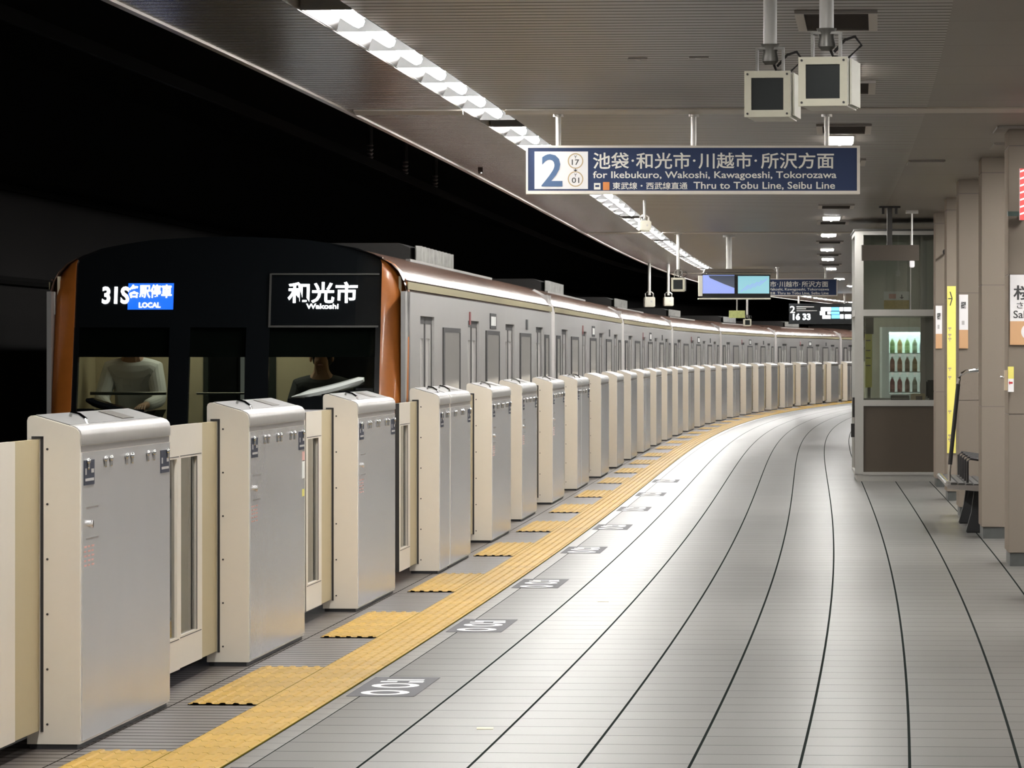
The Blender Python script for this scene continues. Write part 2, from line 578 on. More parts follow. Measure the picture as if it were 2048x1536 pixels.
struct(sweep('ceiling', [(-0.46, CEIL), (LT0, CEIL)], Y0, Y1, 1.0, 'ceiling_edge'))
struct(sweep('ceiling', [(LT0, CEIL + 0.002), (LT0, CEIL + 0.12), (LT1, CEIL + 0.12), (LT1, CEIL + 0.002)], Y0, Y1, 1.0, 'slotframe'))
struct(sweep('ceiling', [(LT1, CEIL), (3.55, CEIL), (8.7, CEIL)], Y0, Y1, 1.0, ['ceiling', 'ceiling_plain']))
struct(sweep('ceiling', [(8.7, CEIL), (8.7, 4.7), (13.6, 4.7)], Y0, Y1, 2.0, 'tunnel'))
struct(sweep('trim_1', [(-0.50, CEIL - 0.015), (-0.46, CEIL - 0.015), (-0.46, CEIL + 0.14), (-0.50, CEIL + 0.14)], Y0, Y1, 1.0, 'trim', True))
e = PT(Y1, -5.6)
g = PT(Y1, 13.6)
wf = MB()
wf.add([(e.x, e.y, -1.0), (g.x, g.y, -1.0), (g.x, g.y, 4.7), (e.x, e.y, 4.7)], [(0, 1, 2, 3)])
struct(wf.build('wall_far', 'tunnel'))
nb = 2
wb_ = MB()
pa_, pb_ = PT(62.3, 3.45), PT(62.3, 6.8)
wb_.add([(pa_.x, pa_.y, 0), (pb_.x, pb_.y, 0), (pb_.x, pb_.y, CEIL - 0.02), (pa_.x, pa_.y, CEIL - 0.02), (pa_.x, pa_.y + 0.15, 0), (pb_.x, pb_.y + 0.15, 0), (pb_.x, pb_.y + 0.15, CEIL - 0.02), (pa_.x, pa_.y + 0.15, CEIL - 0.02)],
        [(0, 1, 2, 3), (7, 6, 5, 4), (0, 4, 5, 1), (1, 5, 6, 2), (2, 6, 7, 3), (3, 7, 4, 0)])
struct(wb_.build('wall_back', 'boothback2'))
for yb in (31.7, 63.4, 95.0, 127.0):      # pale bands across the ceiling
    for d0, d1 in ((-0.44, LT0 - 0.01), (LT1 + 0.01, 8.65)):
        b = MB()
        n = 8
        top, bot = [], []
        vs = []
        for k in range(n + 1):
            d = d0 + (d1 - d0) * k / n
            for dy in (-0.28, 0.28):
                p = PT(yb, d)
                vs.append((p.x, p.y + dy, CEIL - 0.012))
                vs.append((p.x, p.y + dy, CEIL - 0.001))
        fs = []
        for k in range(n):
            q = k * 4
            fs += [(q, q + 2, q + 6, q + 4), (q + 1, q + 5, q + 7, q + 3), (q, q + 4, q + 5, q + 1), (q + 2, q + 3, q + 7, q + 6)]
        fs += [(0, 1, 3, 2), (4 * n, 4 * n + 2, 4 * n + 3, 4 * n + 1)]
        b.add(vs, fs)
        struct(b.build('trim_%d' % nb, 'band'))
        nb += 1
# the cable run on the tunnel wall
for k, (z, r_) in enumerate(((3.32, 0.05), (2.35, 0.04))):
    c = sweep('wall_cable', [(-5.55, z), (-5.55 + r_, z - r_), (-5.55 + 2 * r_, z), (-5.55 + r_, z + r_)], Y0, Y1, 2.0, 'dullblack', True)
    tag(c, ('upper cable duct running along the dark tunnel wall', 'lower cable running along the dark tunnel wall')[k], 'cable', 'cables on the tunnel wall')
ohr = sweep('overhead_conductor', [(-1.80, 3.50), (-1.77, 3.50), (-1.76, 3.58), (-1.81, 3.58)], Y0, Y1 - 3, 2.0, 'dullblack', True)
tag(ohr, 'dark overhead conductor rail hanging above the train roof', 'conductor rail')

# ------------------------------------------------------------------ yellow tactile paving
prof = [(0.39, 0.001), (0.39, 0.006)]
for k in range(5):
    c = 0.39 + 0.03 + 0.06 * k
    prof += [(c - 0.016, 0.006), (c - 0.010, 0.012), (c + 0.010, 0.012), (c + 0.016, 0.006)]
prof += [(0.69, 0.006), (0.69, 0.001)]
tag(sweep('tactile_strip', prof, Y0, 172, 0.5, 'yellow'), 'long yellow ribbed tactile strip following the curve of the platform', 'tactile paving')

# ------------------------------------------------------------------ platform gate cabinets
LP, LA, LB = 2.26, 0.86, 1.86
LEAF = 1.31
GAP = 2 * LEAF


def cabinet_profile():
    return [(-0.215, 0.02), (0.0, 0.02), (0.0, 1.262), (-0.004, 1.280), (-0.014, 1.292), (-0.028, 1.299),
            (-0.185, 1.344), (-0.200, 1.345), (-0.211, 1.338), (-0.215, 1.325)]


def make_leaf(parent, side, L):
    """sliding leaf: side -1 reaches towards the camera from the near face, +1 away from the far face"""
    def yy(a, b):
        return (-b, -a) if side < 0 else (L + a, L + b)
    lf = MB()
    r0, r1 = -0.192, -0.160
    a, b = yy(0.53, LEAF - 0.004)
    lf_parts = [(0.53, 0.70, 0.075, 1.25), (1.22, LEAF - 0.004, 0.075, 1.25), (0.70, 1.22, 1.09, 1.25), (0.70, 1.22, 0.075, 0.232)]
    for u0, u1, z0, z1 in lf_parts:
        y0, y1 = yy(u0, u1)
        lf.box(r0, r1, y0, y1, z0, z1)
    leaf = lf.build('door_leaf', 'cream', parent)
    y0, y1 = yy(-0.05, 0.53)
    MB().box(r0 - 0.001, r1 - 0.004, y0, y1, 0.076, 1.249).build('edge_panel', 'olive', leaf)
    y0, y1 = yy(0.70, 1.22)
    MB().box(-0.180, -0.174, y0, y1, 0.232, 1.09).build('window_pane', 'gateglass', leaf)
    y0, y1 = yy(0.56, 1.27)
    fr = MB()
    for q in ((y0, y1, 1.098, 1.102), (y0, y1, 0.219, 0.223)):
        fr.box(r1, r1 + 0.001, *q)
    w0, w1 = yy(0.70, 0.715)
    fr.box(r1, r1 + 0.001, w0, w1, 0.232, 1.09)
    fr.build('window_gasket', 'rubber', leaf)
    y0, y1 = yy(LEAF - 0.006, LEAF - 0.001)
    MB().box(r0, r1 - 0.002, y0, y1, 0.075, 1.25).build('edge_seal', 'rubber', leaf)
    return leaf


def make_pod(name, label, L, left, right, detail):
    t = thing(name, label, 'platform gate', (0, 0, 0), 0, 'platform gates along the track')
    MB().prism(cabinet_profile(), 0, L).build('cabinet', 'cream', t, smooth=True)
    MB().box(-0.205, -0.012, 0.01, L - 0.01, 0.0, 0.02).build('plinth', 'plinth', t)
    MB().box(0.0, 0.005, 0.03, L - 0.02, 0.03, 1.195).build('front_panel', 'steel', t)
    MB().box(0.0, 0.002, 0.03, L - 0.02, 1.197, 1.222).build('shadow_groove', 'groove', t)
    tp = MB().prism([(-0.044, 1.3086), (-0.184, 1.3487), (-0.184, 1.3445), (-0.044, 1.3044)], 0.03, L - 0.03)
    tp.build('top_plate', 'top_plate', t)
    tp = MB()
    capp = [(0.003, 1.226), (0.006, 1.226), (0.006, 1.264), (0.001, 1.284), (-0.011, 1.297), (-0.027, 1.304), (-0.040, 1.3077), (-0.040, 1.3037), (-0.026, 1.299), (-0.012, 1.2915), (-0.003, 1.280)]
    tp.prism(capp, 0.012, L - 0.008)
    tp.build('steel_cap', 'steel_top', t, smooth=True)
    if left:
        make_leaf(t, -1, L)
        sl = MB()
        sl.box(-0.160, -0.148, -0.006, 0.0, 0.07, 1.262)
        sl.box(-0.196, -0.148, -0.006, 0.0, 1.252, 1.262)
        sl.build('slot_seal', 'rubber', t)
        bo = MB()
        for k in range(6):
            bo.disc((-0.132, -0.004, 0.10 + 0.222 * k), 0.005, 'y', 0.006, 8)
        bo.build('seal_bolts', 'rubber', t)
    if right:
        make_leaf(t, 1, L)
    if detail:
        # levers under the cap
        us = [0.13, 0.53, 0.67, 1.05, 1.19, 1.60, 1.76, L - 0.12] if L > 2 else ([0.13, 0.5, 0.64] if L < 1 else [0.3, 0.44, 0.95, 1.09, L - 0.12])
        for u in us:
            lv = MB()
            lv.ball((0.012, u, 1.160), (0.010, 0.022, 0.012), 8)
            lv.capsule((0.012, u + 0.004, 1.155), (0.010, u + 0.010, 1.130), 0.0065, 8)
            lv.build('lever', 'chrome', t, smooth=True)
        pls = [0.06, L - 0.29] if L > 1.5 else [0.06]
        if L == LB:
            pls = [L - 0.29]
        for u in pls:
            p = MB().box(0.005, 0.008, u, u + 0.235, 1.062, 1.163).build('door_plaque', 'navy', t)
            mk = MB()
            mk.box(0.008, 0.009, u + 0.02, u + 0.235 - 0.02, 1.078, 1.089)
            mk.box(0.008, 0.009, u + 0.02, u + 0.05, 1.104, 1.130)
            mk.box(0.008, 0.009, u + 0.16, u + 0.215, 1.110, 1.126)
            mk.build('plaque_marks', 'greyprint', p)
        hs = [0.42, 1.45] if L > 2 else [min(0.5, L * 0.5)]
        for u in hs[:1]:
            h = MB()
            h.tube([(-0.045, u, 1.306), (-0.050, u, 1.326), (-0.085, u + 0.04, 1.345), (-0.125, u + 0.08, 1.352), (-0.135, u + 0.1, 1.334)], 0.007, 8)
            h.build('top_handle', 'chrome', t, smooth=True)
        if L > 1.5:
            # dark notice lying on the sloping cap
            u = L * 0.60
            n = MB()
            zz = lambda r: 1.304 + (-0.027 - r) * 0.2866 + 0.0015
            n.add([(-0.06, u, zz(-0.06)), (-0.06, u + 0.30, zz(-0.06)), (-0.165, u + 0.30, zz(-0.165)), (-0.165, u, zz(-0.165)),
                   (-0.06, u, zz(-0.06) + 0.0015), (-0.06, u + 0.30, zz(-0.06) + 0.0015), (-0.165, u + 0.30, zz(-0.165) + 0.0015), (-0.165, u, zz(-0.165) + 0.0015)],
                  [(0, 3, 2, 1), (4, 5, 6, 7), (0, 1, 5, 4), (1, 2, 6, 5), (2, 3, 7, 6), (3, 0, 4, 7)])
            n.build('cap_notice', 'brownsign', t)
        if L > 2:
            MB().disc((0.005, 0.19, 0.902), 0.016, 'x', 0.016, 12).build('lock', 'chrome', t, smooth=True)
            sl = MB()
            sl.box(0.005, 0.006, 0.12, 0.40, 0.966, 0.972)
            sl.box(0.005, 0.006, 0.12, 0.40, 0.840, 0.846)
            sl.build('hatch_slits', 'groove', t)
            tx = MB()
            for r_ in range(5):
                for q in range(3):
                    a = 0.07 + q * 0.085
                    tx.box(0.005, 0.0056, a, a + 0.060 - 0.015 * ((r_ + q) % 2), 0.808 - r_ * 0.019, 0.815 - r_ * 0.019)
            tx.build('instruction_print', 'redprint', t)
    return t


proto = {}


def pod_at(kind, y, doff, label, detail, skip=()):
    key = (kind, detail)
    L = {'P': LP, 'A': LA, 'B': LB}[kind]
    if key not in proto:
        proto[key] = make_pod('platform_gate', label, L, kind != 'B', kind != 'A', detail)
        o = proto[key]
    else:
        o = copy_tree(proto[key], None, label)
    ym = adv(y, L)
    a, b = PT(y, doff), PT(ym, doff)
    o.location = a
    o.rotation_euler = (0, 0, -math.atan2(b.x - a.x, b.y - a.y))
    return o


offs = [-0.006, -0.015, -0.010, 0.05, 0.022, -0.05, -0.042, -0.03]
y = 18.24
gate_mid = []
pods = []
idx = 0
special = {0: 'largest steel-fronted cream gate cabinet, nearest the camera at the left edge',
           1: 'second steel-fronted gate cabinet from the left, with red and white stickers',
           2: 'third steel-fronted gate cabinet from the left, in front of the bronze train corner'}
for n in range(29):
    dbl = n % 4 == 3
    det = n < 8
    doff = offs[n] if n < len(offs) else 0.0
    if n in special:
        lab = special[n]
    elif n < 8:
        lab = '%s steel-fronted cream gate cabinet counting from the left%s' % (ORD[n + (n > 3)], ', the narrow one' if dbl else '')
    else:
        lab = '%s steel-fronted cream gate cabinet from the left along the platform edge' % ORD[n + n // 4]
    if dbl:
        lab = '%s gate cabinet from the left, the narrow one joined to a wider neighbour' % ORD[n + n // 4]
        o = pod_at('A', y, doff, lab, det)
        pods.append((n, 'A', y, o))
        y2 = adv(y, LA + 0.05)
        lab = '%s gate cabinet from the left, standing just behind a narrow cabinet' % ORD[n + n // 4 + 1]
        o = pod_at('B', y2, doff, lab, det)
        pods.append((n, 'B', y2, o))
        ye = adv(y2, LB)
    else:
        o = pod_at('P', y, doff, lab, det)
        pods.append((n, 'P', y, o))
        ye = adv(y, LP)
    gate_mid.append((ye, adv(ye, GAP)))
    y = adv(ye, GAP)
# marks carried only by some gates
g2 = pods[1][3]
st = MB().box(0.005, 0.007, LP - 0.13, LP - 0.04, 1.00, 1.05).build('red_sticker', 'redprint', g2)
MB().box(0.005, 0.007, LP - 0.13, LP - 0.04, 0.90, 0.995).build('white_sticker', 'white', g2)
MB().box(0.005, 0.007, LP - 0.13, LP - 0.05, 0.80, 0.84).build('yellow_sticker', 'yprint', g2)
lf0 = [c for c in pods[0][3].children if c.name.startswith('door_leaf')][0]
for c in list(lf0.children):
    if c.name.split('.')[0] in ('window_pane', 'window_gasket'):
        bpy.data.objects.remove(c)
MB().box(-0.190, -0.160, -1.22, -0.70, 0.232, 1.09).build('solid_panel', 'cream', lf0)
for i, yv in ((1, -0.95), (3, -1.12)):
    lf = [c for c in pods[i][3].children if c.name.startswith('door_leaf')][0]
    MB().ball((-0.200, yv, 1.005), 0.012, 10).build('signal_lamp', 'green_led', lf, smooth=True)

# yellow patches and floor stickers in front of every doorway
n_pt = 0
for k, (ya, yb) in enumerate([(adv(18.24, -GAP), 18.24)] + gate_mid):
    if yb > 158:
        break
    prof = [(0.07, 0.001), (0.07, 0.006)]
    for q in range(5):
        c = 0.07 + 0.035 + 0.062 * q
        prof += [(c - 0.016, 0.006), (c - 0.010, 0.012), (c + 0.010, 0.012), (c + 0.016, 0.006)]
    prof += [(0.388, 0.006), (0.388, 0.001)]
    o = sweep('tactile_patch', prof, ya + 0.05, yb - 0.12, 0.5, 'yellow')
    where = 'before the first gate cabinet at the bottom left corner' if k == 0 else 'between the %s and %s gate cabinets' % (ORD[(k - 1) + (k - 1) // 4 + ((k - 1) % 4 == 3)], ORD[k + k // 4 + 0])
    tag(o, 'yellow ribbed patch ' + where, 'tactile paving', 'yellow patches at the gate doors')
    if k < 9:
        # grey boarding sticker with white marks
        yc = (ya + yb) / 2 - 0.05
        o = at_line('floor_sticker', 'grey floor sticker with white marks beside the %s yellow patch from the bottom left' % ORD[k], 'sticker', yc, 0.0, 0.0, 'grey stickers beside the tactile strip')
        MB().box(0.72, 1.04, -0.62, 0.62, 0.0006, 0.002).build('backing', 'dark_sticker', o)
        wm = MB()
        for dd in (-0.40, 0.05):
            rings = []
            for rr in (1.0, 0.62):
                rings.append([(0.88 + 0.115 * rr * math.cos(a * math.pi / 10), dd + 0.15 * rr * math.sin(a * math.pi / 10), 0.0026) for a in range(20)])
            wm.loft(rings, True, False)
        wm.box(0.78, 0.86, 0.28, 0.34, 0.002, 0.0026)
        wm.box(0.80, 0.98, 0.40, 0.46, 0.002, 0.0026)
        wm.box(0.92, 0.99, 0.26, 0.34, 0.002, 0.0026)
        wm.build('white_marks', 'white', o)

# ------------------------------------------------------------------ the train
JY = 34.35             # depth of the leading end
CARL = 20.0


def body_section(zlo, zhi):
    """right half of the car outline (x from the centre line, z above the platform)"""
    pts = [(1.400, -0.85), (1.400, 1.2), (1.395, 2.08), (1.375, 2.16), (1.335, 2.235), (1.27, 2.30), (1.15, 2.365), (0.95, 2.425), (0.6, 2.475), (0.25, 2.495), (0.0, 2.50)]
    return [p for p in pts if zlo - 1e-6 <= p[1] <= zhi + 1e-6]


def make_car(name, label, lead):
    t = thing(name, label, 'train car', (0, 0, 0), 0, 'cars of the train')
    H = (CARL - 0.55) / 2
    y0, y1 = -H, H

    def front(z):      # set-back of the slanted cab end
        return y0 + (0.0 if not lead else (0.10 + max(0, z - 0.6) * 0.24))
    low = body_section(-0.85, 2.08)
    # side walls with door openings left and right
    DC = [-7.40, -2.46, 2.48, 7.42]
    DW = 0.66
    WINS = [(-9.1, -8.5), (-5.75, -4.15), (-0.8, 0.8), (4.15, 5.75), (8.5, 9.1)]
    if lead:
        WINS = WINS[1:]
    wb = MB()
    for sx in (1, -1):
        # below / above openings
        def pan(ya, yb, za, zb):
            xs = 1.36, 1.40
            wb.box(min(sx * xs[0], sx * xs[1]), max(sx * xs[0], sx * xs[1]), ya, yb, za, zb)
        pan(y0 + (0.5 if lead else 0), y1, 1.90, 2.08)
        if lead:
            wb.prism([(min(sx * 1.36, sx * 1.40), -0.85), (max(sx * 1.36, sx * 1.40), -0.85), (max(sx * 1.36, sx * 1.40), 2.08), (min(sx * 1.36, sx * 1.40), 2.08)], y0 + 0.55, y0 + 0.75)
        edges = [y0 + (0.55 if lead else 0)] + [q for c in DC for q in (c - DW, c + DW)] + [y1]
        for i in range(0, len(edges), 2):
            pan(edges[i], edges[i + 1], -0.85, 1.90)
        for c in DC:
            pan(c - DW, c + DW, -0.85, 0.02)
    wb.box(-1.36, 1.36, y1 - 0.04, y1, -0.85, 2.3)
    if not lead:
        wb.box(-1.36, 1.36, y0, y0 + 0.04, -0.85, 2.3)
    wb.build('body', 'silver', t)
    # roof shell
    half = [(1.402, 2.081)] + body_section(2.08, 2.6)
    full = half + [(-x, z) for x, z in reversed(half[:-1])]
    rings = []
    for k in range(2):
        rings.append([(x, (front(z) + 0.02 if k == 0 else y1), z) for x, z in full])
    rb = MB().loft(rings, False, False)
    rb.build('roof', 'brown', t, smooth=True)
    for sx in (1, -1):
        st = MB()
        st.box(min(sx * 1.401, sx * 1.408), max(sx * 1.401, sx * 1.408), y0 + (0.5 if lead else 0.01), y1 - 0.01, 2.098, 2.156)
        st.build('gold_stripe', 'gold', t)
        sh = MB()
        sh.tube([(sx * 1.385, y0 + (0.52 if lead else 0.01), 2.172), (sx * 1.385, y1 - 0.01, 2.172)], 0.009, 8)
        sh.build('rain_gutter', 'brown', t, smooth=True)
        for c in DC:
            for s2 in (-1, 1):
                ya, yb = (c - DW, c - 0.006) if s2 < 0 else (c + 0.006, c + DW)
                d = MB()
                xa, xb = sorted((sx * 1.345, sx * 1.375))
                wa, wbb = (ya + 0.17, yb - 0.10) if s2 < 0 else (ya + 0.10, yb - 0.17)
                d.box(xa, xb, ya, wa, 0.02, 1.90)
                d.box(xa, xb, wbb, yb, 0.02, 1.90)
                d.box(xa, xb, wa, wbb, 0.02, 0.75)
                d.box(xa, xb, wa, wbb, 1.72, 1.90)
                dr = d.build('side_door', 'silver', t)
                xa, xb = sorted((sx * 1.352, sx * 1.362))
                MB().box(xa, xb, wa, wbb, 0.75, 1.72).build('door_window', 'trainglass', dr)
                xa, xb = sorted((sx * 1.376, sx * 1.379))
                dk = MB()
                dk.box(xa, xb, ya, ya + 0.05, 0.02, 1.90)
                dk.box(xa, xb, yb - 0.05, yb, 0.02, 1.90)
                dk.box(xa, xb, ya + 0.05, yb - 0.05, 1.84, 1.90)
                dk.build('door_seal', 'rubber', dr)
        for ya, yb in WINS:
            xa, xb = sorted((sx * 1.398, sx * 1.404))
            w = MB().box(xa, xb, ya, yb, 0.85, 1.78).build('side_window', 'trainglass', t)
            fr = MB()
            xa, xb = sorted((sx * 1.400, sx * 1.409))
            for q in ((ya - 0.16, ya, 0.81, 1.82), (yb, yb + 0.08, 0.81, 1.82), (ya, yb, 1.78, 1.82), (ya, yb, 0.81, 0.85)):
                fr.box(xa, xb, *q)
            fr.build('window_frame', 'rubber', w)
        xa, xb = sorted((sx * 1.400, sx * 1.408))
        dp = MB().box(xa, xb, -0.4, 0.4, 1.84, 1.99).build('side_display', 'matte', t)
        if sx > 0:
            m2 = MB()
            for k in range(4):
                m2.box(1.408, 1.410, -0.3 + k * 0.16, -0.2 + k * 0.16, 1.87, 1.96)
            m2.build('side_lettering', 'white', dp)
        MB().box(xa, xb, -3.0, -2.86, 1.86, 1.98).build('car_plate', 'darkred', t)
        MB().box(xa, xb, 5.0, 5.28, 1.86, 1.97).build('car_number', 'matte', t)
    # roof equipment with upright ribs
    ac = MB()
    rings = []
    for k in range(40):
        w_ = 0.80 if k % 4 in (0, 1) else 0.85
        yy = -2.4 + (k // 2) * 0.22 + (0.02 if k % 2 else 0.0)
        rings.append([(-w_, yy, 2.44), (w_, yy, 2.44), (w_, yy, 2.58), (0.70, yy, 2.625), (-0.70, yy, 2.625), (-w_, yy, 2.58)])
    ac.loft(rings)
    ru = ac.build('roof_unit', 'ac', t, smooth=False)
    for sx in (1, -1):
        gl = MB()
        rings = []
        for k in range(42):
            w_ = 0.862 if k % 4 in (0, 1) else 0.90
            yy = -2.4 + (k // 2) * 0.2 + (0.02 if k % 2 else 0.0)
            rings.append([(sx * 0.852, yy, 2.455), (sx * w_, yy, 2.455), (sx * w_, yy, 2.60), (sx * 0.852, yy, 2.60)])
        gl.loft(rings)
        gl.build('unit_louvre', 'louvre', ru)
    ed = MB()
    for sx in (1, -1):
        ed.box(min(sx * 1.02, sx * 1.06), max(sx * 1.02, sx * 1.06), -5.2, 4.6, 2.395, 2.418)
    ed.build('roof_rail', 'roofrail', t)
    # undercarriage
    un = MB()
    un.box(-1.2, 1.2, y0 + 3.0, y1 - 3.0, -0.95, -0.80)
    for yc in (-6.8, 6.8):
        un.box(-1.05, 1.05, yc - 1.5, yc + 1.5, -0.98, -0.70)
        for dy in (-1.05, 1.05):
            for sx in (-1, 1):
                un.disc((sx * 0.535 - 0.06, yc + dy, -0.57), 0.43, 'x', 0.12, 20)
    un.build('bogies', 'dark', t)
    if not lead:
        # gangway bellows at the near end, end rim coloured pale for the light it catches
        gb = MB()
        for k in range(6):
            gb.box(-0.5 - 0.02 * (k % 2), 0.5 + 0.02 * (k % 2), y0 - 0.50 + k * 0.083, y0 - 0.42 + k * 0.083, 0.0, 1.98)
        gb.build('gangway_bellows', 'rubber', t)
        rim = MB()
        pr = [(1.409, 0.0), (1.407, 2.07)] + [(x + 0.012, z + 0.012) for x, z in body_section(2.08, 2.42)]
        pi = [(x - 0.045, z - 0.02) for x, z in pr]
        ring = pr + list(reversed(pi))
        rim.loft([[(x, y0 - 0.004, z) for x, z in ring], [(x, y0 + 0.05, z) for x, z in ring]])
        rim.build('end_rim', 'rimlight', t)
    return t, front, y0


def car_pose(o, ya, yb):
    pa, pb = PT(ya, -1.80), PT(yb, -1.80)
    c = (pa + pb) / 2
    o.location = (c.x, c.y, 0)
    o.rotation_euler = (0, 0, -math.atan2(pb.x - pa.x, pb.y - pa.y))


lead, front, ly0 = make_car('train_car', 'leading train car with dark cab front and bronze corner pillars', True)
car_pose(lead, JY, adv(JY, CARL))
# ---- cab front of the leading car: slanted dark mask with three openings


def slab(mb, x0, x1, z0, z1, t0, t1):
    """board lying in the slanted cab face; t0, t1 = depth before/behind the face"""
    vs = []
    for t in (t0, t1):
        for x, z in ((x0, z0), (x1, z0), (x1, z1), (x0, z1)):
            bow = 0.10 * (x / 1.4) ** 2
            vs.append((x, front(z) + t + bow, z))
    mb.add(vs, [(0, 1, 2, 3), (7, 6, 5, 4), (0, 4, 5, 1), (1, 5, 6, 2), (2, 6, 7, 3), (3, 7, 4, 0)])


mk = MB()
for x0, x1 in ((-1.20, -1.16), (-0.44, -0.28), (0.16, 0.34), (1.16, 1.20)):
    slab(mk, x0, x1, 0.85, 1.80, -0.02, 0.05)
for k in range(12):
    xa, xb = -1.20 + 0.2 * k, -1.0 + 0.2 * k
    slab(mk, xa, xb, 1.80, 2.20, -0.01, 0.05)
    slab(mk, xa, xb, 0.45, 0.85, -0.02, 0.05)
    vs = []

    def top(x):
        s = [p for p in body_section(2.08, 2.6)]
        ax = abs(x)
        for (xa_, za_), (xb_, zb_) in zip(s, s[1:]):
            if xb_ <= ax <= xa_:
                return za_ + (zb_ - za_) * (xa_ - ax) / max(1e-6, xa_ - xb_)
        return 2.5
    for t in (-0.01, 0.05):
        for x, z in ((xa, 2.20), (xb, 2.20), (xb, top(xb) + 0.01), (xa, top(xa) + 0.01)):
            vs.append((x, front(z) + t + 0.10 * (x / 1.4) ** 2, z))
    mk.add(vs, [(0, 1, 2, 3), (7, 6, 5, 4), (0, 4, 5, 1), (1, 5, 6, 2), (2, 6, 7, 3), (3, 7, 4, 0)])
mask = mk.build('cab_mask', 'black', lead)
bd = MB()
slab(bd, 0.34, 1.18, 1.80, 1.815, -0.022, -0.01)
slab(bd, 0.34, 1.18, 2.21, 2.222, -0.022, -0.01)
slab(bd, 0.33, 0.345, 1.80, 2.22, -0.022, -0.01)
bd.build('display_frame', 'dark', mask)
for x0, x1 in ((-1.16, -0.44), (-0.28, 0.16), (0.34, 1.16)):
    w = MB()
    slab(w, x0, x1, 0.85, 1.80, 0.012, 0.020)
    w.build('windscreen', 'windscreen', lead)
    s = MB()
    slab(s, x0 - 0.02, x1 + 0.02, 1.57, 1.82, 0.09, 0.10)
    s.build('sun_shade', 'shade', lead)
for sx in (1, -1):
    pl = MB()
    inner = 1.20
    rings = []
    for z in (-0.3, 0.2, 0.6, 1.0, 1.4, 1.8, 2.0, 2.08, 2.16, 2.235, 2.30, 2.33):
        xo = 1.402
        for (xa_, za_), (xb_, zb_) in zip(body_section(-0.85, 2.6), body_section(-0.85, 2.6)[1:]):
            if za_ <= z <= zb_:
                xo = xa_ + (xb_ - xa_) * (z - za_) / max(1e-6, zb_ - za_) + 0.003
        xi = min(inner, xo - 0.03)
        yf = front(z)
        rings.append([(sx * xi, yf + 0.04, z), (sx * (xi + (xo - xi) * 0.5), yf + 0.055, z), (sx * (xo - 0.05 * (xo - xi) / 0.2), yf + 0.10, z), (sx * xo, yf + 0.20, z),
                      (sx * xo, yf + 0.32, z), (sx * (xi), yf + 0.32, z)])
    pl.loft(rings)
    pl.build('corner_pillar', 'pillar', lead, smooth=True)
    sp = MB()
    sp.box(min(sx * 1.365, sx * 1.400), max(sx * 1.365, sx * 1.400), front(0.6) + 0.25, ly0 + 0.6, -0.85, 2.08)
    sp.build('side_corner', 'silver', lead)
lp = MB()
slab(lp, -1.2, 1.2, -0.5, 0.45, -0.02, 0.06)
lp.build('lower_front', 'silver', lead)
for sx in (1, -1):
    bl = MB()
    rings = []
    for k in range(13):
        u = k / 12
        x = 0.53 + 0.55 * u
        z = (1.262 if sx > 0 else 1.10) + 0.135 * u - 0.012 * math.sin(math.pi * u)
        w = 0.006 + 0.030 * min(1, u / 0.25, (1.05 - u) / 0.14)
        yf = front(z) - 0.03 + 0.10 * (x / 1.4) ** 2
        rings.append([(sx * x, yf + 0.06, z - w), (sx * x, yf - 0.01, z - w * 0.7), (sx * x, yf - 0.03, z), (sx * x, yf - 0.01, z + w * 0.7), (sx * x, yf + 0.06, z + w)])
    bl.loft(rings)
    bl.build('headlamp', 'lens_reflection' if sx > 0 else 'black', lead, smooth=True)  # right lens coloured white for the strip light mirrored in it
    nb_ = MB()
    for k in range(5):
        xa, xb = 0.50 + 0.13 * k, 0.63 + 0.13 * k
        slab(nb_, min(sx * xa, sx * xb), max(sx * xa, sx * xb), 1.17 if sx > 0 else 1.0, (1.25 if sx > 0 else 1.09) + 0.02 * k, -0.035, 0.0)
    nb_.build('lamp_surround', 'black', lead)
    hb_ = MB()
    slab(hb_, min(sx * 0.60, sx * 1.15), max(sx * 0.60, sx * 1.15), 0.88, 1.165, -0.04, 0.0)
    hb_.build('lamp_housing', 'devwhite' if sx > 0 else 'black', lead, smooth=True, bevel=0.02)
# inside of the cab
cb = MB()
cb.box(-1.33, -0.44, ly0 + 2.3, ly0 + 2.35, 0.0, 2.2)
cb.box(0.16, 0.52, ly0 + 2.3, ly0 + 2.35, 0.0, 2.2)
cb.box(1.02, 1.33, ly0 + 2.3, ly0 + 2.35, 0.0, 2.2)
cb.box(-0.44, 1.02, ly0 + 2.3, ly0 + 2.35, 1.75, 2.2)
cb.box(-0.44, 1.02, ly0 + 2.3, ly0 + 2.35, 0.0, 0.75)
cb.box(-1.35, -1.33, ly0 + 0.55, ly0 + 2.3, 0.0, 2.2)
cb.box(1.33, 1.35, ly0 + 0.55, ly0 + 2.3, 0.0, 2.2)
cb.build('cab_partition', 'cabwall', lead)
pd = MB()
pd.box(-0.44, -0.40, ly0 + 2.29, ly0 + 2.36, 0.75, 1.75)
pd.box(0.10, 0.16, ly0 + 2.29, ly0 + 2.36, 0.75, 1.75)
pd.box(0.52, 0.55, ly0 + 2.29, ly0 + 2.36, 0.75, 1.75)
pd.box(0.99, 1.02, ly0 + 2.29, ly0 + 2.36, 0.75, 1.75)
pd.build('partition_posts', 'cabdark', lead)
cs = MB()
cs.box(-1.2, -0.40, ly0 + 0.35, ly0 + 0.9, 0.45, 0.98)
cs.box(0.30, 1.2, ly0 + 0.35, ly0 + 0.9, 0.45, 1.00)
cs.box(-0.40, 0.30, ly0 + 0.35, ly0 + 0.6, 0.45, 0.85)
cs.build('console', 'cabdark', lead)
MB().box(-1.33, 1.33, ly0 + 0.2, ly0 + 2.3, -0.02, 0.0).build('cab_floor', 'cabdark', lead)
hr = MB()
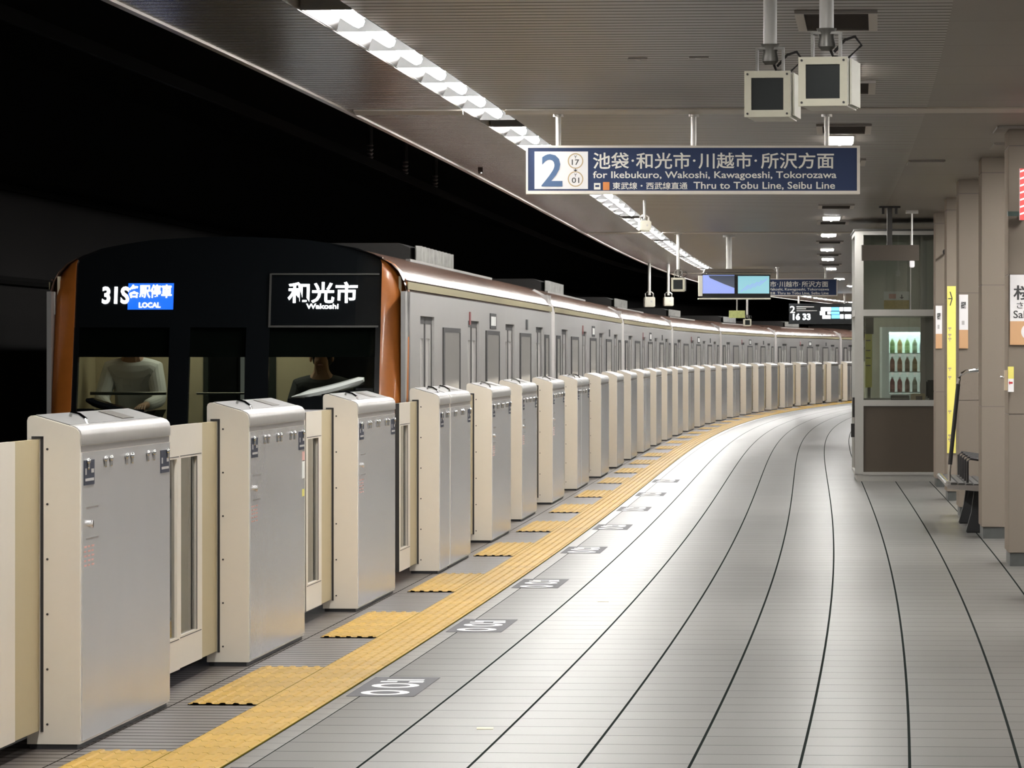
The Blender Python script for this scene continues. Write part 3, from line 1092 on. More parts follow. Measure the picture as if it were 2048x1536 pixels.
hr.tube([(-1.1, ly0 + 0.60, 1.285), (-0.5, ly0 + 0.60, 1.285)], 0.012, 8)
hr.tube([(-0.26, ly0 + 0.60, 1.285), (0.14, ly0 + 0.60, 1.285)], 0.008, 8)
hr.build('window_bar', 'polesteel', lead, smooth=True)
MB().box(-0.9, 0.9, ly0 + 1.5, ly0 + 1.9, 2.16, 2.19).build('cab_lamp', emis('cab_lamp_glow', (1.0, 0.9, 0.72), 7.0), lead)

# lit destination displays behind the mask glass
dl = MB()
slab(dl, -0.78, -0.42, 1.94, 2.145, -0.014, -0.011)
db = dl.build('service_display', 'dest_blue', mask)


def slant_text(name, text, m, parent, x0, x1, z0, z1, bold, t=-0.018):
    o = lettering(name, text, m, parent, x0, x1, z0, z1, 0, 'y', bold)
    for v in o.data.vertices:
        v.co.y = front(v.co.z) + t + 0.10 * (v.co.x / 1.4) ** 2
    return o


slant_text('run_number', '31S', 'dest_white', mask, -0.985, -0.77, 1.985, 2.12, 0.03)
slant_text('service_lettering', '各駅停車', 'dest_white', db, -0.775, -0.435, 2.03, 2.135, 0.02)
slant_text('service_romaji', 'LOCAL', 'dest_white', db, -0.69, -0.52, 1.955, 1.995, 0.02)
slant_text('destination_lettering', '和光市', 'dest_white', mask, 0.475, 1.015, 1.99, 2.155, 0.02)
slant_text('destination_romaji', 'Wakoshi', 'dest_white', mask, 0.62, 0.87, 1.945, 1.985, 0.02)

cars = [lead]
second, _, _ = make_car('train_car', 'second train car, coupled behind the leading car with the dark cab', False)
ya = adv(JY, CARL)
car_pose(second, ya, adv(ya, CARL))
for k in range(2, 7):
    ya = adv(ya, CARL)
    lab = '%s train car from the front, silver with a brown roof%s' % (ORD[k], ', the farthest visible' if k == 6 else '')
    o = copy_tree(second, None, lab)
    car_pose(o, ya, adv(ya, CARL))


# ---- two people in the cab
def person(name, label, x, yl, zs, lean, shirt, standing, capped):
    t = thing(name, label, 'person', lead.matrix_basis @ Vector((x, yl, 0.0)), lead.rotation_euler.z)

    def skin(nm, verts, edges, radii, m, parent, sub=2):
        me = bpy.data.meshes.new(nm)
        me.from_pydata([tuple(v) for v in verts], edges, [])
        o = bpy.data.objects.new(nm, me)
        COL.objects.link(o)
        o.parent = parent
        sk = o.modifiers.new('skin', 'SKIN')
        for i, r in enumerate(radii):
            o.data.skin_vertices[0].data[i].radius = (r, r) if isinstance(r, float) else r
        o.data.skin_vertices[0].data[0].use_root = True
        sb = o.modifiers.new('sub', 'SUBSURF')
        sb.levels = sub
        sb.render_levels = sub
        me.materials.append(M[m])
        return o
    h = zs
    V = [(0, 0.05, h + 0.08), (0, 0.04, h + 0.22), (0, 0.03 - lean * 0.4, h + 0.38), (0, -lean, h + 0.52), (0, -lean - 0.01, h + 0.60), (0, -lean - 0.02, h + 0.68), (0, -lean - 0.02, h + 0.77),
         (0, -lean - 0.09, h + 0.69), (0, -lean - 0.115, h + 0.685)]
    E = [(0, 1), (1, 2), (2, 3), (3, 4), (4, 5), (5, 6), (5, 7), (7, 8)]
    R = [0.15, 0.14, 0.15, 0.07, 0.05, (0.075, 0.085), (0.07, 0.08), 0.05, 0.015]
    arms = []
    for s in (-1, 1):
        b = len(V)
        sh = (s * 0.17, -lean * 0.9 + 0.01, h + 0.47)
        el = (s * 0.235, -lean - 0.12, h + 0.22)
        wr = (s * 0.15, -lean - 0.36, h + 0.18)
        pa = (s * 0.14, -lean - 0.42, h + 0.175)
        V += [sh, el, wr, pa]
        R += [0.07, 0.048, 0.030, 0.034]
        E += [(3, b), (b, b + 1), (b + 1, b + 2), (b + 2, b + 3)]
        for f in range(4):
            q = len(V)
            ox = s * 0.14 + (f - 1.5) * 0.019
            ln = (0.075, 0.085, 0.08, 0.062)[f]
            V += [(ox, -lean - 0.46, h + 0.175), (ox, -lean - 0.46 - ln * 0.6, h + 0.165), (ox, -lean - 0.46 - ln, h + 0.14)]
            R += [0.010, 0.009, 0.008]
            E += [(b + 3, q), (q, q + 1), (q + 1, q + 2)]
        q = len(V)
        V += [(s * 0.14 - s * 0.045, -lean - 0.42, h + 0.165), (s * 0.14 - s * 0.06, -lean - 0.46, h + 0.15)]
        R += [0.011, 0.009]
        E += [(b + 3, q), (q, q + 1)]
    for s in (-1, 1):
        b = len(V)
        if standing:
            V += [(s * 0.10, 0.04, h + 0.02), (s * 0.12, -0.02, h * 0.52), (s * 0.12, 0.06, 0.12), (s * 0.13, -0.10, 0.05)]
        else:
            V += [(s * 0.10, 0.0, h + 0.06), (s * 0.14, -0.42, h + 0.04), (s * 0.14, -0.46, 0.12), (s * 0.14, -0.60, 0.05)]
        R += [0.095, 0.07, 0.045, 0.04]
        E += [(0, b), (b, b + 1), (b + 1, b + 2), (b + 2, b + 3)]
    skin('body', V, E, R, 'skin', t)
    # clothing over torso and arms
    CV = [(0, 0.05, h + 0.06), (0, 0.04, h + 0.22), (0, 0.03 - lean * 0.4, h + 0.38), (0, -lean, h + 0.525), (0, -lean - 0.005, h + 0.585)]
    CR = [0.175, 0.17, 0.185, 0.118, 0.074]
    CE = [(0, 1), (1, 2), (2, 3), (3, 4)]
    for s in (-1, 1):
        b = len(CV)
        CV += [(s * 0.175, -lean * 0.9 + 0.01, h + 0.47), (s * 0.24, -lean - 0.12, h + 0.22), (s * 0.155, -lean - 0.34, h + 0.18)]
        CR += [0.088, 0.066, 0.047]
        CE += [(3, b), (b, b + 1), (b + 1, b + 2)]
    skin('shirt' if shirt == 'shirt' else 'jacket', CV, CE, CR, shirt, t)
    TV = [(0, 0.05, h + 0.07)]
    TR, TE = [0.165], []
    for s in (-1, 1):
        b = len(TV)
        if standing:
            TV += [(s * 0.10, 0.04, h + 0.02), (s * 0.12, -0.02, h * 0.52), (s * 0.12, 0.06, 0.10)]
        else:
            TV += [(s * 0.11, 0.0, h + 0.06), (s * 0.14, -0.42, h + 0.04), (s * 0.14, -0.46, 0.10)]
        TR += [0.105, 0.08, 0.06]
        TE += [(0, b), (b, b + 1), (b + 1, b + 2)]
    skin('trousers', TV, TE, TR, 'uniform', t)
    hd = MB()
    hd.ball((0, -lean + 0.005, h + 0.755), (0.093, 0.105, 0.075), 14)
    hd.ball((0, -lean + 0.05, h + 0.70), (0.085, 0.065, 0.085), 14)
    hd.build('hair', 'hair', t, smooth=True)
    ey = MB()
    for s in (-1, 1):
        ey.ball((s * 0.033, -lean - 0.100, h + 0.715), (0.014, 0.008, 0.007), 8)
    ey.build('eyes', 'hair', t, smooth=True)
    ea = MB()
    for s in (-1, 1):
        ea.ball((s * 0.088, -lean - 0.01, h + 0.70), (0.012, 0.022, 0.032), 8)
    ea.build('ears', 'skin', t, smooth=True)
    mo = MB()
    mo.ball((0, -lean - 0.098, h + 0.645), (0.024, 0.008, 0.006), 8)
    mo.build('mouth', 'redprint', t, smooth=True)
    if capped:
        cp = MB()
        cp.tube([(0, -lean - 0.02, h + 0.745), (0, -lean - 0.02, h + 0.80), (0, -lean - 0.02, h + 0.815)], [0.105, 0.118, 0.10], 20)
        cp.tube([(0, -lean - 0.075, h + 0.745), (0, -lean - 0.085, h + 0.738)], [0.085, 0.08], 16)
        cp.build('cap', 'uniform', t, smooth=True)
    return t


bpy.context.view_layer.update()
person('person', 'person in a white shirt standing behind the left cab window', -0.93, ly0 + 1.75, 1.00, 0.06, 'shirt', True, False)
person('person', 'person in a dark uniform and cap seated behind the right cab window', 0.60, ly0 + 1.75, 0.86, 0.04, 'uniform', False, True)
for k, (sx, sz) in enumerate(((0.60, 0.84),)):
    sp = lead.matrix_basis @ Vector((sx, ly0 + 1.85, 0.0))
    se = thing('cab_seat', 'dark seat under the uniformed person in the cab', 'seat', sp, lead.rotation_euler.z)
    MB().box(-0.22, 0.22, -0.22, 0.2, sz - 0.16, sz - 0.09).build('cushion', 'cabdark', se, bevel=0.02)
    MB().tube([(0, 0, 0), (0, 0, sz - 0.16)], 0.05, 12).build('pedestal', 'dark', se, smooth=True)

# ------------------------------------------------------------------ strip lights over the platform edge
CELL = 1.5
seg_starts = [-11.9, -0.5, 10.9, 22.4, 33.9, 45.3, 56.8, 68.2, 79.6, 91.0, 102.5, 114.0, 125.4, 136.8, 148.2]
first_lamp = {}
strip_w = ['behind the viewpoint', 'above the viewpoint', 'just ahead of the viewpoint', 'at the top of the photo, nearest and widest', 'passing behind the navy station sign',
           'emerging below the navy station sign']
si = 0
for k, ys in enumerate(seg_starts):
    lab = 'bright ceiling strip light %s' % (strip_w[k] if k < len(strip_w) else '%s along from the navy sign, shrinking with distance' % ORD[k - 5])
    t = thing('strip_light', lab, 'ceiling light', PT(ys, (LT0 + LT1) / 2, CEIL), HEAD(ys), 'strip lights over the platform edge')
    inv = Matrix.Rotation(-HEAD(ys), 4, 'Z') @ Matrix.Translation(-PT(ys, (LT0 + LT1) / 2, CEIL))
    L = 7 * CELL
    w = (LT1 - LT0) / 2 - 0.012
    hs = MB()
    rings = []
    for i in range(8):
        y_ = ys + CELL * i
        pts = [(-w, 0.004), (-w, 0.075), (w, 0.075), (w, 0.004)]
        rings.append([inv @ PT(y_, (LT0 + LT1) / 2 + a, CEIL + b) for a, b in pts])
    hs.loft(rings, False, False)
    hs.build('housing', 'reflector', t)
    for i in range(8):
        y_ = ys + CELL * i
        c = inv @ PT(y_, (LT0 + LT1) / 2, CEIL)
        lv = MB()
        lv.add([c + Vector(q) for q in ((-w, -0.006, 0.0), (w, -0.006, 0.0), (w, -0.006, 0.07), (-w, -0.006, 0.07), (-w, 0.006, 0.0), (w, 0.006, 0.0), (w, 0.006, 0.07), (-w, 0.006, 0.07))],
               [(0, 1, 2, 3), (7, 6, 5, 4), (0, 4, 5, 1), (1, 5, 6, 2), (2, 6, 7, 3), (3, 7, 4, 0)])
        lv.build('divider', 'reflector', t)
    for i in range(7):
        a = inv @ PT(ys + CELL * i + 0.18, (LT0 + LT1) / 2 + 0.035, CEIL + 0.022)
        b = inv @ PT(ys + CELL * (i + 1) - 0.42, (LT0 + LT1) / 2 + 0.035, CEIL + 0.022)
        MB().capsule(a, b, 0.033, 8).build('tube', 'tube', t, smooth=True)
        # sloping white wing beside each tube
        wg = MB()
        a = inv @ PT(ys + CELL * i + 0.02, (LT0 + LT1) / 2 - w + 0.004, CEIL)
        b = inv @ PT(ys + CELL * (i + 1) - 0.02, (LT0 + LT1) / 2 - w + 0.004, CEIL)
        c = inv @ PT(ys + CELL * (i + 0.5), (LT0 + LT1) / 2 - 0.015, CEIL)
        wg.add([a + Vector((0, 0, 0.008)), b + Vector((0, 0, 0.008)), c + Vector((0, 0, 0.055)), a + Vector((0, 0, 0.07)), b + Vector((0, 0, 0.07)), c + Vector((0, 0, 0.07))],
               [(0, 1, 2), (3, 5, 4), (0, 3, 4, 1), (1, 4, 5, 2), (2, 5, 3, 0)])
        wg.build('reflector_wing', 'reflector', t)

fs_ = sweep('added_far_strip', [(7.9, CEIL - 0.05), (8.15, CEIL - 0.05), (8.15, CEIL - 0.005), (7.9, CEIL - 0.005)], -12, 160, 2.0, 'addedglow', True)  # unseen strip added to light the columns and the right-hand floor
tag(fs_, 'long added strip light over the far platform edge beyond the columns, outside the frame', 'ceiling light')

# ------------------------------------------------------------------ ceiling lamps and air slots on the right
DL = 2.95
lamp_y = [-8.5, 1.0, 9.5, 18.5, 27.4, 36.0, 47.0, 56.6, 64.5, 73.5, 81, 90, 102, 113, 125, 137, 149]
tl = None
for k, ly in enumerate(lamp_y):
    if k < 4:
        lab = 'recessed ceiling lamp of the right-hand row, %s' % ('out of view overhead' if k == 3 else 'out of view, %s behind the first overhead one' % ORD[3 - k])
    elif k == 4:
        lab = 'bright ceiling lamp half hidden behind the big camera housings'
    elif k == 5:
        lab = 'bright ceiling lamp just above the right end of the navy sign'
    else:
        lab = 'bright ceiling lamp, %s below the navy sign in the right-hand row' % ORD[k - 6]
    if tl is None:
        tl = thing('ceiling_lamp', lab, 'ceiling light', (0, 0, 0), 0, 'ceiling lamps of the right-hand row')
        MB().box(-0.11, 0.11, -0.66, 0.66, -0.010, 0.03).build('housing', 'slotframe', tl)
        b = MB()
        b.capsule((-0.045, 0, 0), (-0.045, 0.001, 0), 0.001, 4)
        b = MB()
        b.box(-0.10, 0.10, -0.60, 0.60, -0.018, -0.009)
        b.build('diffuser', 'lampglow', tl, bevel=0.003)
        MB().box(-0.012, 0.012, 0.60, 0.64, -0.03, -0.010).build('end_clip', 'polesteel', tl)
        o = tl
    else:
        o = copy_tree(tl, None, lab)
    o.location = PT(ly, DL + (0.0 if k != 4 else 0.02), CEIL)
    o.rotation_euler = (0, 0, HEAD(ly))
for k in range(7):  # unseen lamps added in the bays to brighten the column faces
    for q_, dy_ in enumerate((2.0, 3.5)):
        by = 24.2 - 5.05 + 5.05 * k + dy_
        o = copy_tree(tl, None, '%s added unseen ceiling lamp between columns in the %s bay from the front' % (('nearer', 'farther')[q_], ORD[k]), 'added ceiling lamps between the columns')
        o.location = PT(by, 4.9, CEIL)
        o.rotation_euler = (0, 0, HEAD(by))
ts = None
slot_y = [23.25, 29.0, 34.3, 40.2, 46.0, 52.2, 58.5, 68.7, 77.5, 86]
slot_w = ['nearest, at the top of the photo', 'beside the right camera housing', 'just above the navy sign', 'hidden behind the navy sign', 'hidden low behind the navy sign', 'just below the navy sign']
for k, sy in enumerate(slot_y):
    lab = 'dark rectangular air slot in the ceiling, %s' % (slot_w[k] if k < 6 else '%s farther along past the navy sign' % ORD[k - 5])
    if ts is None:
        ts = thing('ceiling_slot', lab, 'air vent', (0, 0, 0), 0, 'air slots in the right-hand ceiling row')
        MB().box(-0.16, 0.16, -0.55, 0.55, -0.007, 0.0).build('opening', 'slot', ts)
        MB().box(-0.205, -0.16, -0.60, 0.60, -0.016, 0.0).build('side_rail', 'slotframe', ts)
        MB().box(0.16, 0.205, -0.60, 0.60, -0.016, 0.0).build('side_rail', 'slotframe', ts)
        MB().box(-0.205, 0.205, -0.64, -0.60, -0.016, 0.0).build('end_rail', 'groove', ts)
        MB().box(-0.205, 0.205, 0.60, 0.64, -0.012, 0.0).build('end_rail', 'groove', ts)
        o = ts
    else:
        o = copy_tree(ts, None, lab)
    o.location = PT(sy, 2.98, CEIL - 0.0005)
    o.rotation_euler = (0, 0, HEAD(sy))
# small fittings on the ceiling
ysk = 41.5
sk = thing('ceiling_sensor', 'small dark box on the ceiling between the strip light and the tunnel edge', 'sensor', (at_px(961, ysk), ysk, CEIL))
MB().box(-0.022, 0.022, -0.25, 0.25, -0.035, 0.0).build('case', 'slot', sk)
MB().disc((0, 0, -0.042), 0.014, 'z', 0.008, 10).build('lens', 'black', sk)
for k, (px, py) in enumerate(((1275, 117), (1397, 115))):
    yk = 1.7 * F / (HZ - py)
    q = thing('ceiling_grommet', ('flat dark ceiling plate left of centre above the navy sign', 'flat dark ceiling plate above the middle of the navy sign')[k], 'plate', (at_px(px, yk), yk, CEIL), 0, 'small plates on the ceiling')
    MB().box(-0.055, 0.055, -0.07, 0.07, -0.006, 0.0).build('plate', 'groove', q)
    MB().disc((0, 0, -0.009), 0.02, 'z', 0.004, 10).build('screw', 'trim', q)
for k, (yk, dk) in enumerate(((34.5, 4.28), (37.2, 4.35), (40.4, 3.72))):
    q = thing('ceiling_bracket', 'grey ceiling bracket plate near the columns, %s from the front' % ORD[k], 'bracket', PT(yk, dk, CEIL), HEAD(yk), 'bracket plates near the columns')
    MB().box(-0.16, 0.16, -0.5, 0.5, -0.014, 0.0).build('plate', 'bracket_grey', q)
    MB().box(-0.15, 0.15, -0.52, -0.5, -0.02, -0.002).build('lip', 'groove', q)


# ------------------------------------------------------------------ the navy station sign and its far copy
def make_sign():
    ys = 31.8
    kx = ys / F
    W = 668 * kx
    Hs = 98 * kx
    zt = z_px(291, ys)
    x0 = at_px(1052, ys)
    t = thing('station_sign', 'long navy platform sign with a large 2 and destinations, nearest the camera', 'sign', (x0, ys, 0), 0, 'navy platform signs')

    def X(px):
        return (px - 1052) * kx

    def Z(py):
        return z_px(py, ys)
    fr = MB()
    fr.box(0, W, 0.0, 0.14, Z(388), Z(381.5))
    fr.box(0, W, 0.0, 0.14, Z(295.5), Z(291))
    fr.box(0, X(1056), 0.0, 0.14, Z(381.5), Z(295.5))
    fr.box(X(1714), W, 0.0, 0.14, Z(381.5), Z(295.5))
    fr.build('frame', 'signframe', t)
    MB().box(X(1056), X(1714), 0.006, 0.134, Z(381.5), Z(295.5)).build('face', 'signblue', t)
    nbx = MB()
    nbx.box(X(1069), X(1176), 0.002, 0.006, Z(378), Z(303))
    wb = nbx.build('number_panel', 'signwhite', t)
    lettering('number', '2', 'signblue2', wb, X(1083), X(1125), Z(373), Z(308), 0.0005, 'y', 0.015)
    for cy, s in ((322, '17'), (358, '01')):
        rg = MB()
        r0, r1 = 15.5 * kx, 13.5 * kx
        ring = []
        n = 28
        for yy in (-0.001, 0.002):
            for r in (r0, r1):
                ring.append([(X(1151) + r * math.cos(i * 2 * math.pi / n), yy, Z(cy) + r * math.sin(i * 2 * math.pi / n)) for i in range(n)])
        rg.loft([ring[0], ring[1], ring[3], ring[2], ring[0]], True, False)
        rg.build('station_ring', 'goldring', wb)
        lettering('line_letter', 'Y', 'inkblack', wb, X(1148), X(1154), Z(cy - 5), Z(cy - 11), 0.0005, 'y', 0.01)
        lettering('station_number', s, 'inkblack', wb, X(1143.5), X(1158.5), Z(cy + 8), Z(cy - 3), 0.0005, 'y', 0.01)
    ar = MB()
    ar.box(X(1150.2), X(1151.8), 0.0, 0.002, Z(341), Z(336))
    ar.add([(X(1146.5), 0.0, Z(339.5)), (X(1155.5), 0.0, Z(339.5)), (X(1151), 0.0, Z(343.5)), (X(1146.5), 0.002, Z(339.5)), (X(1155.5), 0.002, Z(339.5)), (X(1151), 0.002, Z(343.5))],
           [(0, 2, 1), (3, 4, 5), (0, 1, 4, 3), (1, 2, 5, 4), (2, 0, 3, 5)])
    ar.build('arrow', 'inkblack', wb)
    fc = t
    for txt, xa, xb in (('池袋', 1186, 1258), ('・', 1263, 1268), ('和光市', 1272, 1381), ('・', 1386, 1391), ('川越市', 1397, 1504), ('・', 1509, 1514), ('所沢方面', 1522, 1668)):
        if txt == '・':
            lettering('separator_dot', '●', 'signtext', fc, X(xa), X(xb), Z(323.5), Z(319), 0.004, 'y', 0.0)
        else:
            lettering('destination_lettering', txt, 'signtext', fc, X(xa), X(xb), Z(337.5), Z(305), 0.004, 'y', 0.012)
    lettering('romaji_lettering', 'for Ikebukuro, Wakoshi, Kawagoeshi, Tokorozawa', 'signtext', fc, X(1186), X(1673), Z(360.5), Z(342.5), 0.004, 'y', 0.012)
    MB().box(X(1188), X(1201), 0.003, 0.006, Z(379), Z(366)).build('white_icon', 'signtext', fc)
    MB().box(X(1190.5), X(1198.5), 0.002, 0.003, Z(374), Z(370)).build('icon_mark', 'signblue', fc)
    MB().box(X(1206), X(1219), 0.003, 0.006, Z(380), Z(364)).build('orange_icon', 'orange', fc)
    lettering('through_lettering', '東武線・西武線直通', 'signtext', fc, X(1225), X(1375), Z(378.5), Z(364.5), 0.004, 'y', 0.008)
    lettering('through_romaji', 'Thru to Tobu Line, Seibu Line', 'signtext', fc, X(1387), X(1670), Z(380), Z(363.5), 0.004, 'y', 0.010)
    for px in (1117, 1388, 1655):
        rd = MB()
        rd.tube([(X(px), 0.07, zt - 0.01), (X(px), 0.07, CEIL - 0.02)], 0.019, 12)
        rd.tube([(X(px), 0.07, CEIL - 0.03), (X(px), 0.07, CEIL - 0.012)], 0.038, 12)
        rd.build('hanger_rod', 'polesteel', t, smooth=True)
    return t


sign = make_sign()
s2 = copy_tree(sign, None, 'far navy platform sign half hidden behind the twin monitors')
yf = 88.0
s2.location = (at_px(1675, yf) - 668 * 31.8 / F, yf, 0.0)

# ------------------------------------------------------------------ platform cameras hanging from the ceiling


def camera_box(label, px, y, sz, zc, yaw=0.0, group='ceiling camera housings'):
    """square-fronted housing; px = image column of the front centre, zc its height, sz its width"""
    x = at_px(px, y)
    t = thing('camera_housing', label, 'camera', (x, y, 0), yaw, group)
    s = sz / 2
    hb = MB()
    hb.prism([(-s, zc - s), (s, zc - s), (s, zc + s), (-s, zc + s)], 0.02, 0.42)
    hb.build('case', 'campaint', t, bevel=0.008)
    ff = MB()
    i = s * 0.70
    for q in ((-s, s, zc + i, zc + s), (-s, s, zc - s, zc - i), (-s, -i, zc - i, zc + i), (i, s, zc - i, zc + i)):
        ff.box(q[0], q[1], -0.012, 0.02, q[2], q[3])
    ff.build('face_frame', 'camface', t)
    MB().box(-i, i, 0.002, 0.012, zc - i, zc + i).build('window', 'camglass', t)
    sc = MB()
    for sx in (-1, 1):
        for sz_ in (-1, 1):
            sc.disc((sx * s * 0.86, -0.018, zc + sz_ * s * 0.86), s * 0.05, 'y', 0.008, 8)
    sc.build('screws', 'rubber', t)
    wing = MB()
    wing.box(s + 0.004, s + 0.012, 0.06, 0.40, zc - s + 0.01, zc + s - 0.005)
    wing.build('side_plate', 'campaint', t)
    br = MB()
    br.box(-s * 0.62, -s * 0.52, 0.10, 0.16, zc + s, zc + s * 2.05)
    br.box(s * 0.52, s * 0.62, 0.10, 0.16, zc + s, zc + s * 2.05)
    br.box(-s * 0.62, s * 0.62, 0.10, 0.16, zc + s * 2.0, zc + s * 2.1)
    br.build('bracket', 'swivel', t)
    jn = MB()
    jn.tube([(0, 0.13, zc + s * 1.35), (0, 0.13, zc + s * 1.5), (0, 0.13, zc + s * 1.6), (0, 0.13, zc + s * 1.9), (0, 0.13, zc + s * 2.25)], [s * 0.22, s * 0.36, s * 0.36, s * 0.30, s * 0.42], 14)
    jn.build('swivel', 'swivel', t, smooth=True)
    cb = MB()
    cb.tube([(s * 0.1, 0.13, zc + s * 1.5), (s * 0.25, 0.16, zc + s * 1.1), (s * 0.8, 0.2, zc + s * 1.05), (s * 1.35, 0.22, zc + s * 1.6), (s * 1.1, 0.2, zc + s * 1.95), (s * 0.7, 0.18, zc + s * 1.8), (s * 0.3, 0.15, zc + s * 1.3)], s * 0.06, 8)
    cb.build('cable', 'rubber', t, smooth=True)
    po = MB()
    po.tube([(0, 0.13, zc + s * 2.1), (0, 0.13, CEIL - 0.012)], s * 0.30 if sz > 0.2 else 0.025, 14)
    po.tube([(0, 0.13, CEIL - 0.025), (0, 0.13, CEIL)], 0.06, 14)
    po.build('pole', 'pole', t, smooth=True)
    return t


yc = 20.4
kc = yc / F
camera_box('left of the two big cream camera housings hanging at the top right', 1535, yc, 92 * kc, z_px(188, yc), -0.15)
camera_box('right of the two big cream camera housings, larger and higher', 1646, 20.0, 98 * 20.0 / F, z_px(163, 20.0), -0.19)
camera_box('small dark-windowed camera housing left of the twin monitors', 1356, 63.4, 0.19, z_px(569, 63.4), -0.05)
camera_box('tiny camera housing on a thin pole far below the twin monitors', 1495, 104.0, 0.16, z_px(645, 104.0), 0.0)


def camera_back(label, px, y, w, zc, zl):
    """housing seen from behind: plain white box on a slim pole"""
    x = at_px(px, y)
    t = thing('camera_box', label, 'camera', (x, y, 0), 0.05, 'white camera boxes on slim poles')
    s = w / 2
    MB().box(-s, s, -0.1, 0.2, zc - s * 0.95, zc + s * 0.95).build('case', 'campaint', t, bevel=0.012)
    MB().box(s * 0.1, s * 0.45, -0.102, -0.1, zc - s * 0.1, zc + s * 0.25).build('badge', 'greyprint', t)
    b = MB()
    for sx in (-1, 1):
        b.tube([(sx * s * 0.7, 0.05, zc + s * 0.95), (sx * s * 0.75, 0.05, zc + s * 1.6), (sx * s * 0.4, 0.05, zc + s * 1.9), (0, 0.05, zc + s * 1.9)], 0.012, 8)
    b.build('yoke', 'polesteel', t, smooth=True)
    p = MB()
    p.tube([(0, 0.05, zc + s * 1.3), (0, 0.05, CEIL)], zl, 12)
    p.build('pole', 'pole', t, smooth=True)
    return t


camera_back('white camera box on a pole in front of the strip light, below the navy sign', 1290, 50.0, 0.125, z_px(452, 50.0), 0.016)
camera_back('left of two white camera boxes hanging beside the train roof', 1299, 85.0, 0.20, z_px(604, 85.0), 0.028)
camera_back('right of two white camera boxes hanging beside the train roof', 1337, 85.5, 0.18, z_px(603, 85.5), 0.026)

# ------------------------------------------------------------------ twin monitors
ym = 64.6
km = ym / F
t = thing('monitor_unit', 'pair of lit monitors side by side in a hanging case', 'monitor', (at_px(1398, ym), ym, 0), 0)


def XM(px):
    return (px - 1398) * km


def ZM(py):
    return z_px(py, ym)


MB().box(XM(1398), XM(1405), 0.02, 0.30, ZM(592), ZM(551)).build('side_cheek', 'campaint', t)
MB().box(XM(1405), XM(1541), 0.02, 0.30, ZM(597), ZM(548)).build('case', 'black', t)
MB().box(XM(1397), XM(1541), -0.02, 0.32, ZM(598.5), ZM(596)).build('tray', 'campaint', t)
MB().prism([(XM(1407), ZM(545.5)), (XM(1553), ZM(545.5)), (XM(1543), ZM(538)), (XM(1410), ZM(538))], -0.15, 0.35).build('visor', 'brownsign', t)
MB().box(XM(1414), XM(1541), -0.02, 0.01, ZM(549), ZM(546)).build('visor_lip', 'campaint', t)
sa = MB().box(XM(1405.5), XM(1469), 0.008, 0.02, ZM(587), ZM(550)).build('screen', 'screen_blue', t)
sb = MB().box(XM(1476), XM(1538.5), 0.008, 0.02, ZM(587), ZM(552)).build('screen', 'screen_cyan', t)
im = MB()
im.add([(XM(1417), 0.006, ZM(551)), (XM(1469), 0.006, ZM(551)), (XM(1469), 0.006, ZM(576)), (XM(1448), 0.006, ZM(568)), (XM(1420), 0.006, ZM(556))], [(0, 4, 3, 2, 1)])
im.build('dark_picture_area', 'screen_dark', sa)
im = MB()
for k in range(5):
    im.add([(XM(1480 + k * 9), 0.006, ZM(584 - k * 3)), (XM(1482 + k * 9), 0.006, ZM(584 - k * 3)), (XM(1499 + k * 9), 0.006, ZM(570 - k * 3)), (XM(1496 + k * 9), 0.006, ZM(570 - k * 3))], [(0, 1, 2, 3)])
im.build('bright_picture_lines', 'screen_blue', sb)
p = MB()
p.tube([(XM(1459), 0.16, ZM(539)), (XM(1459), 0.16, CEIL)], 0.042, 14)
p.tube([(XM(1459), 0.16, CEIL - 0.03), (XM(1459), 0.16, CEIL)], 0.09, 14)
p.build('pole', 'pole', t, smooth=True)

# ------------------------------------------------------------------ lit departure board far away
yd = 128.0
kd = yd / F
t = thing('departure_board', 'dark lit departure board showing 16:33 far along the platform', 'display', (at_px(1578, yd), yd, 0), 0)


def XD(px):
    return (px - 1578) * kd


def ZD(py):
    return z_px(py, yd)


MB().box(0, XD(1712), 0.0, 0.25, ZD(648), ZD(607)).build('case', 'black', t)
lettering('platform_number', '2', 'signtext', t, XD(1580), XD(1590), ZD(626), ZD(612), -0.003, 'y', 0.01)
b = MB()
for q in ((1593, 1628, 613, 614.4), (1593, 1612, 617, 618.2), (1593, 1634, 621, 622)):
    b.box(XD(q[0]), XD(q[1]), -0.004, 0.0, ZD(q[3]), ZD(q[2]))
b.build('small_print', 'greyprint', t)
lettering('clock_digits', '16 33', 'dest_white', t, XD(1586), XD(1621), ZD(640), ZD(627), -0.003, 'y', 0.03)
for nm, m_, rows in (('white_message', 'dest_white', ((1642, 1662, 614.5, 622), (1679, 1686, 614.5, 622), (1688, 1702, 614.5, 622), (1640, 1650, 622.6, 630), (1655, 1661, 623.5, 628.5), (1645, 1661, 630.5, 637.5), (1680, 1687, 629, 637), (1690, 1702, 629, 637))),
                     ('cyan_message', 'led_cyan', ((1663, 1678, 614.5, 621.5), (1662, 1679, 623, 628.5), (1663, 1679, 629.5, 637)))):
    for xa, xb, za, zb in rows:
        MB().box(XD(xa), XD(xb), -0.004, 0.0, ZD(zb), ZD(za)).build(nm, m_, t)
for px in (1598, 1690):
    MB().tube([(XD(px), 0.12, ZD(607)), (XD(px), 0.12, CEIL)], 0.03, 10).build('hanger_rod', 'polesteel', t, smooth=True)
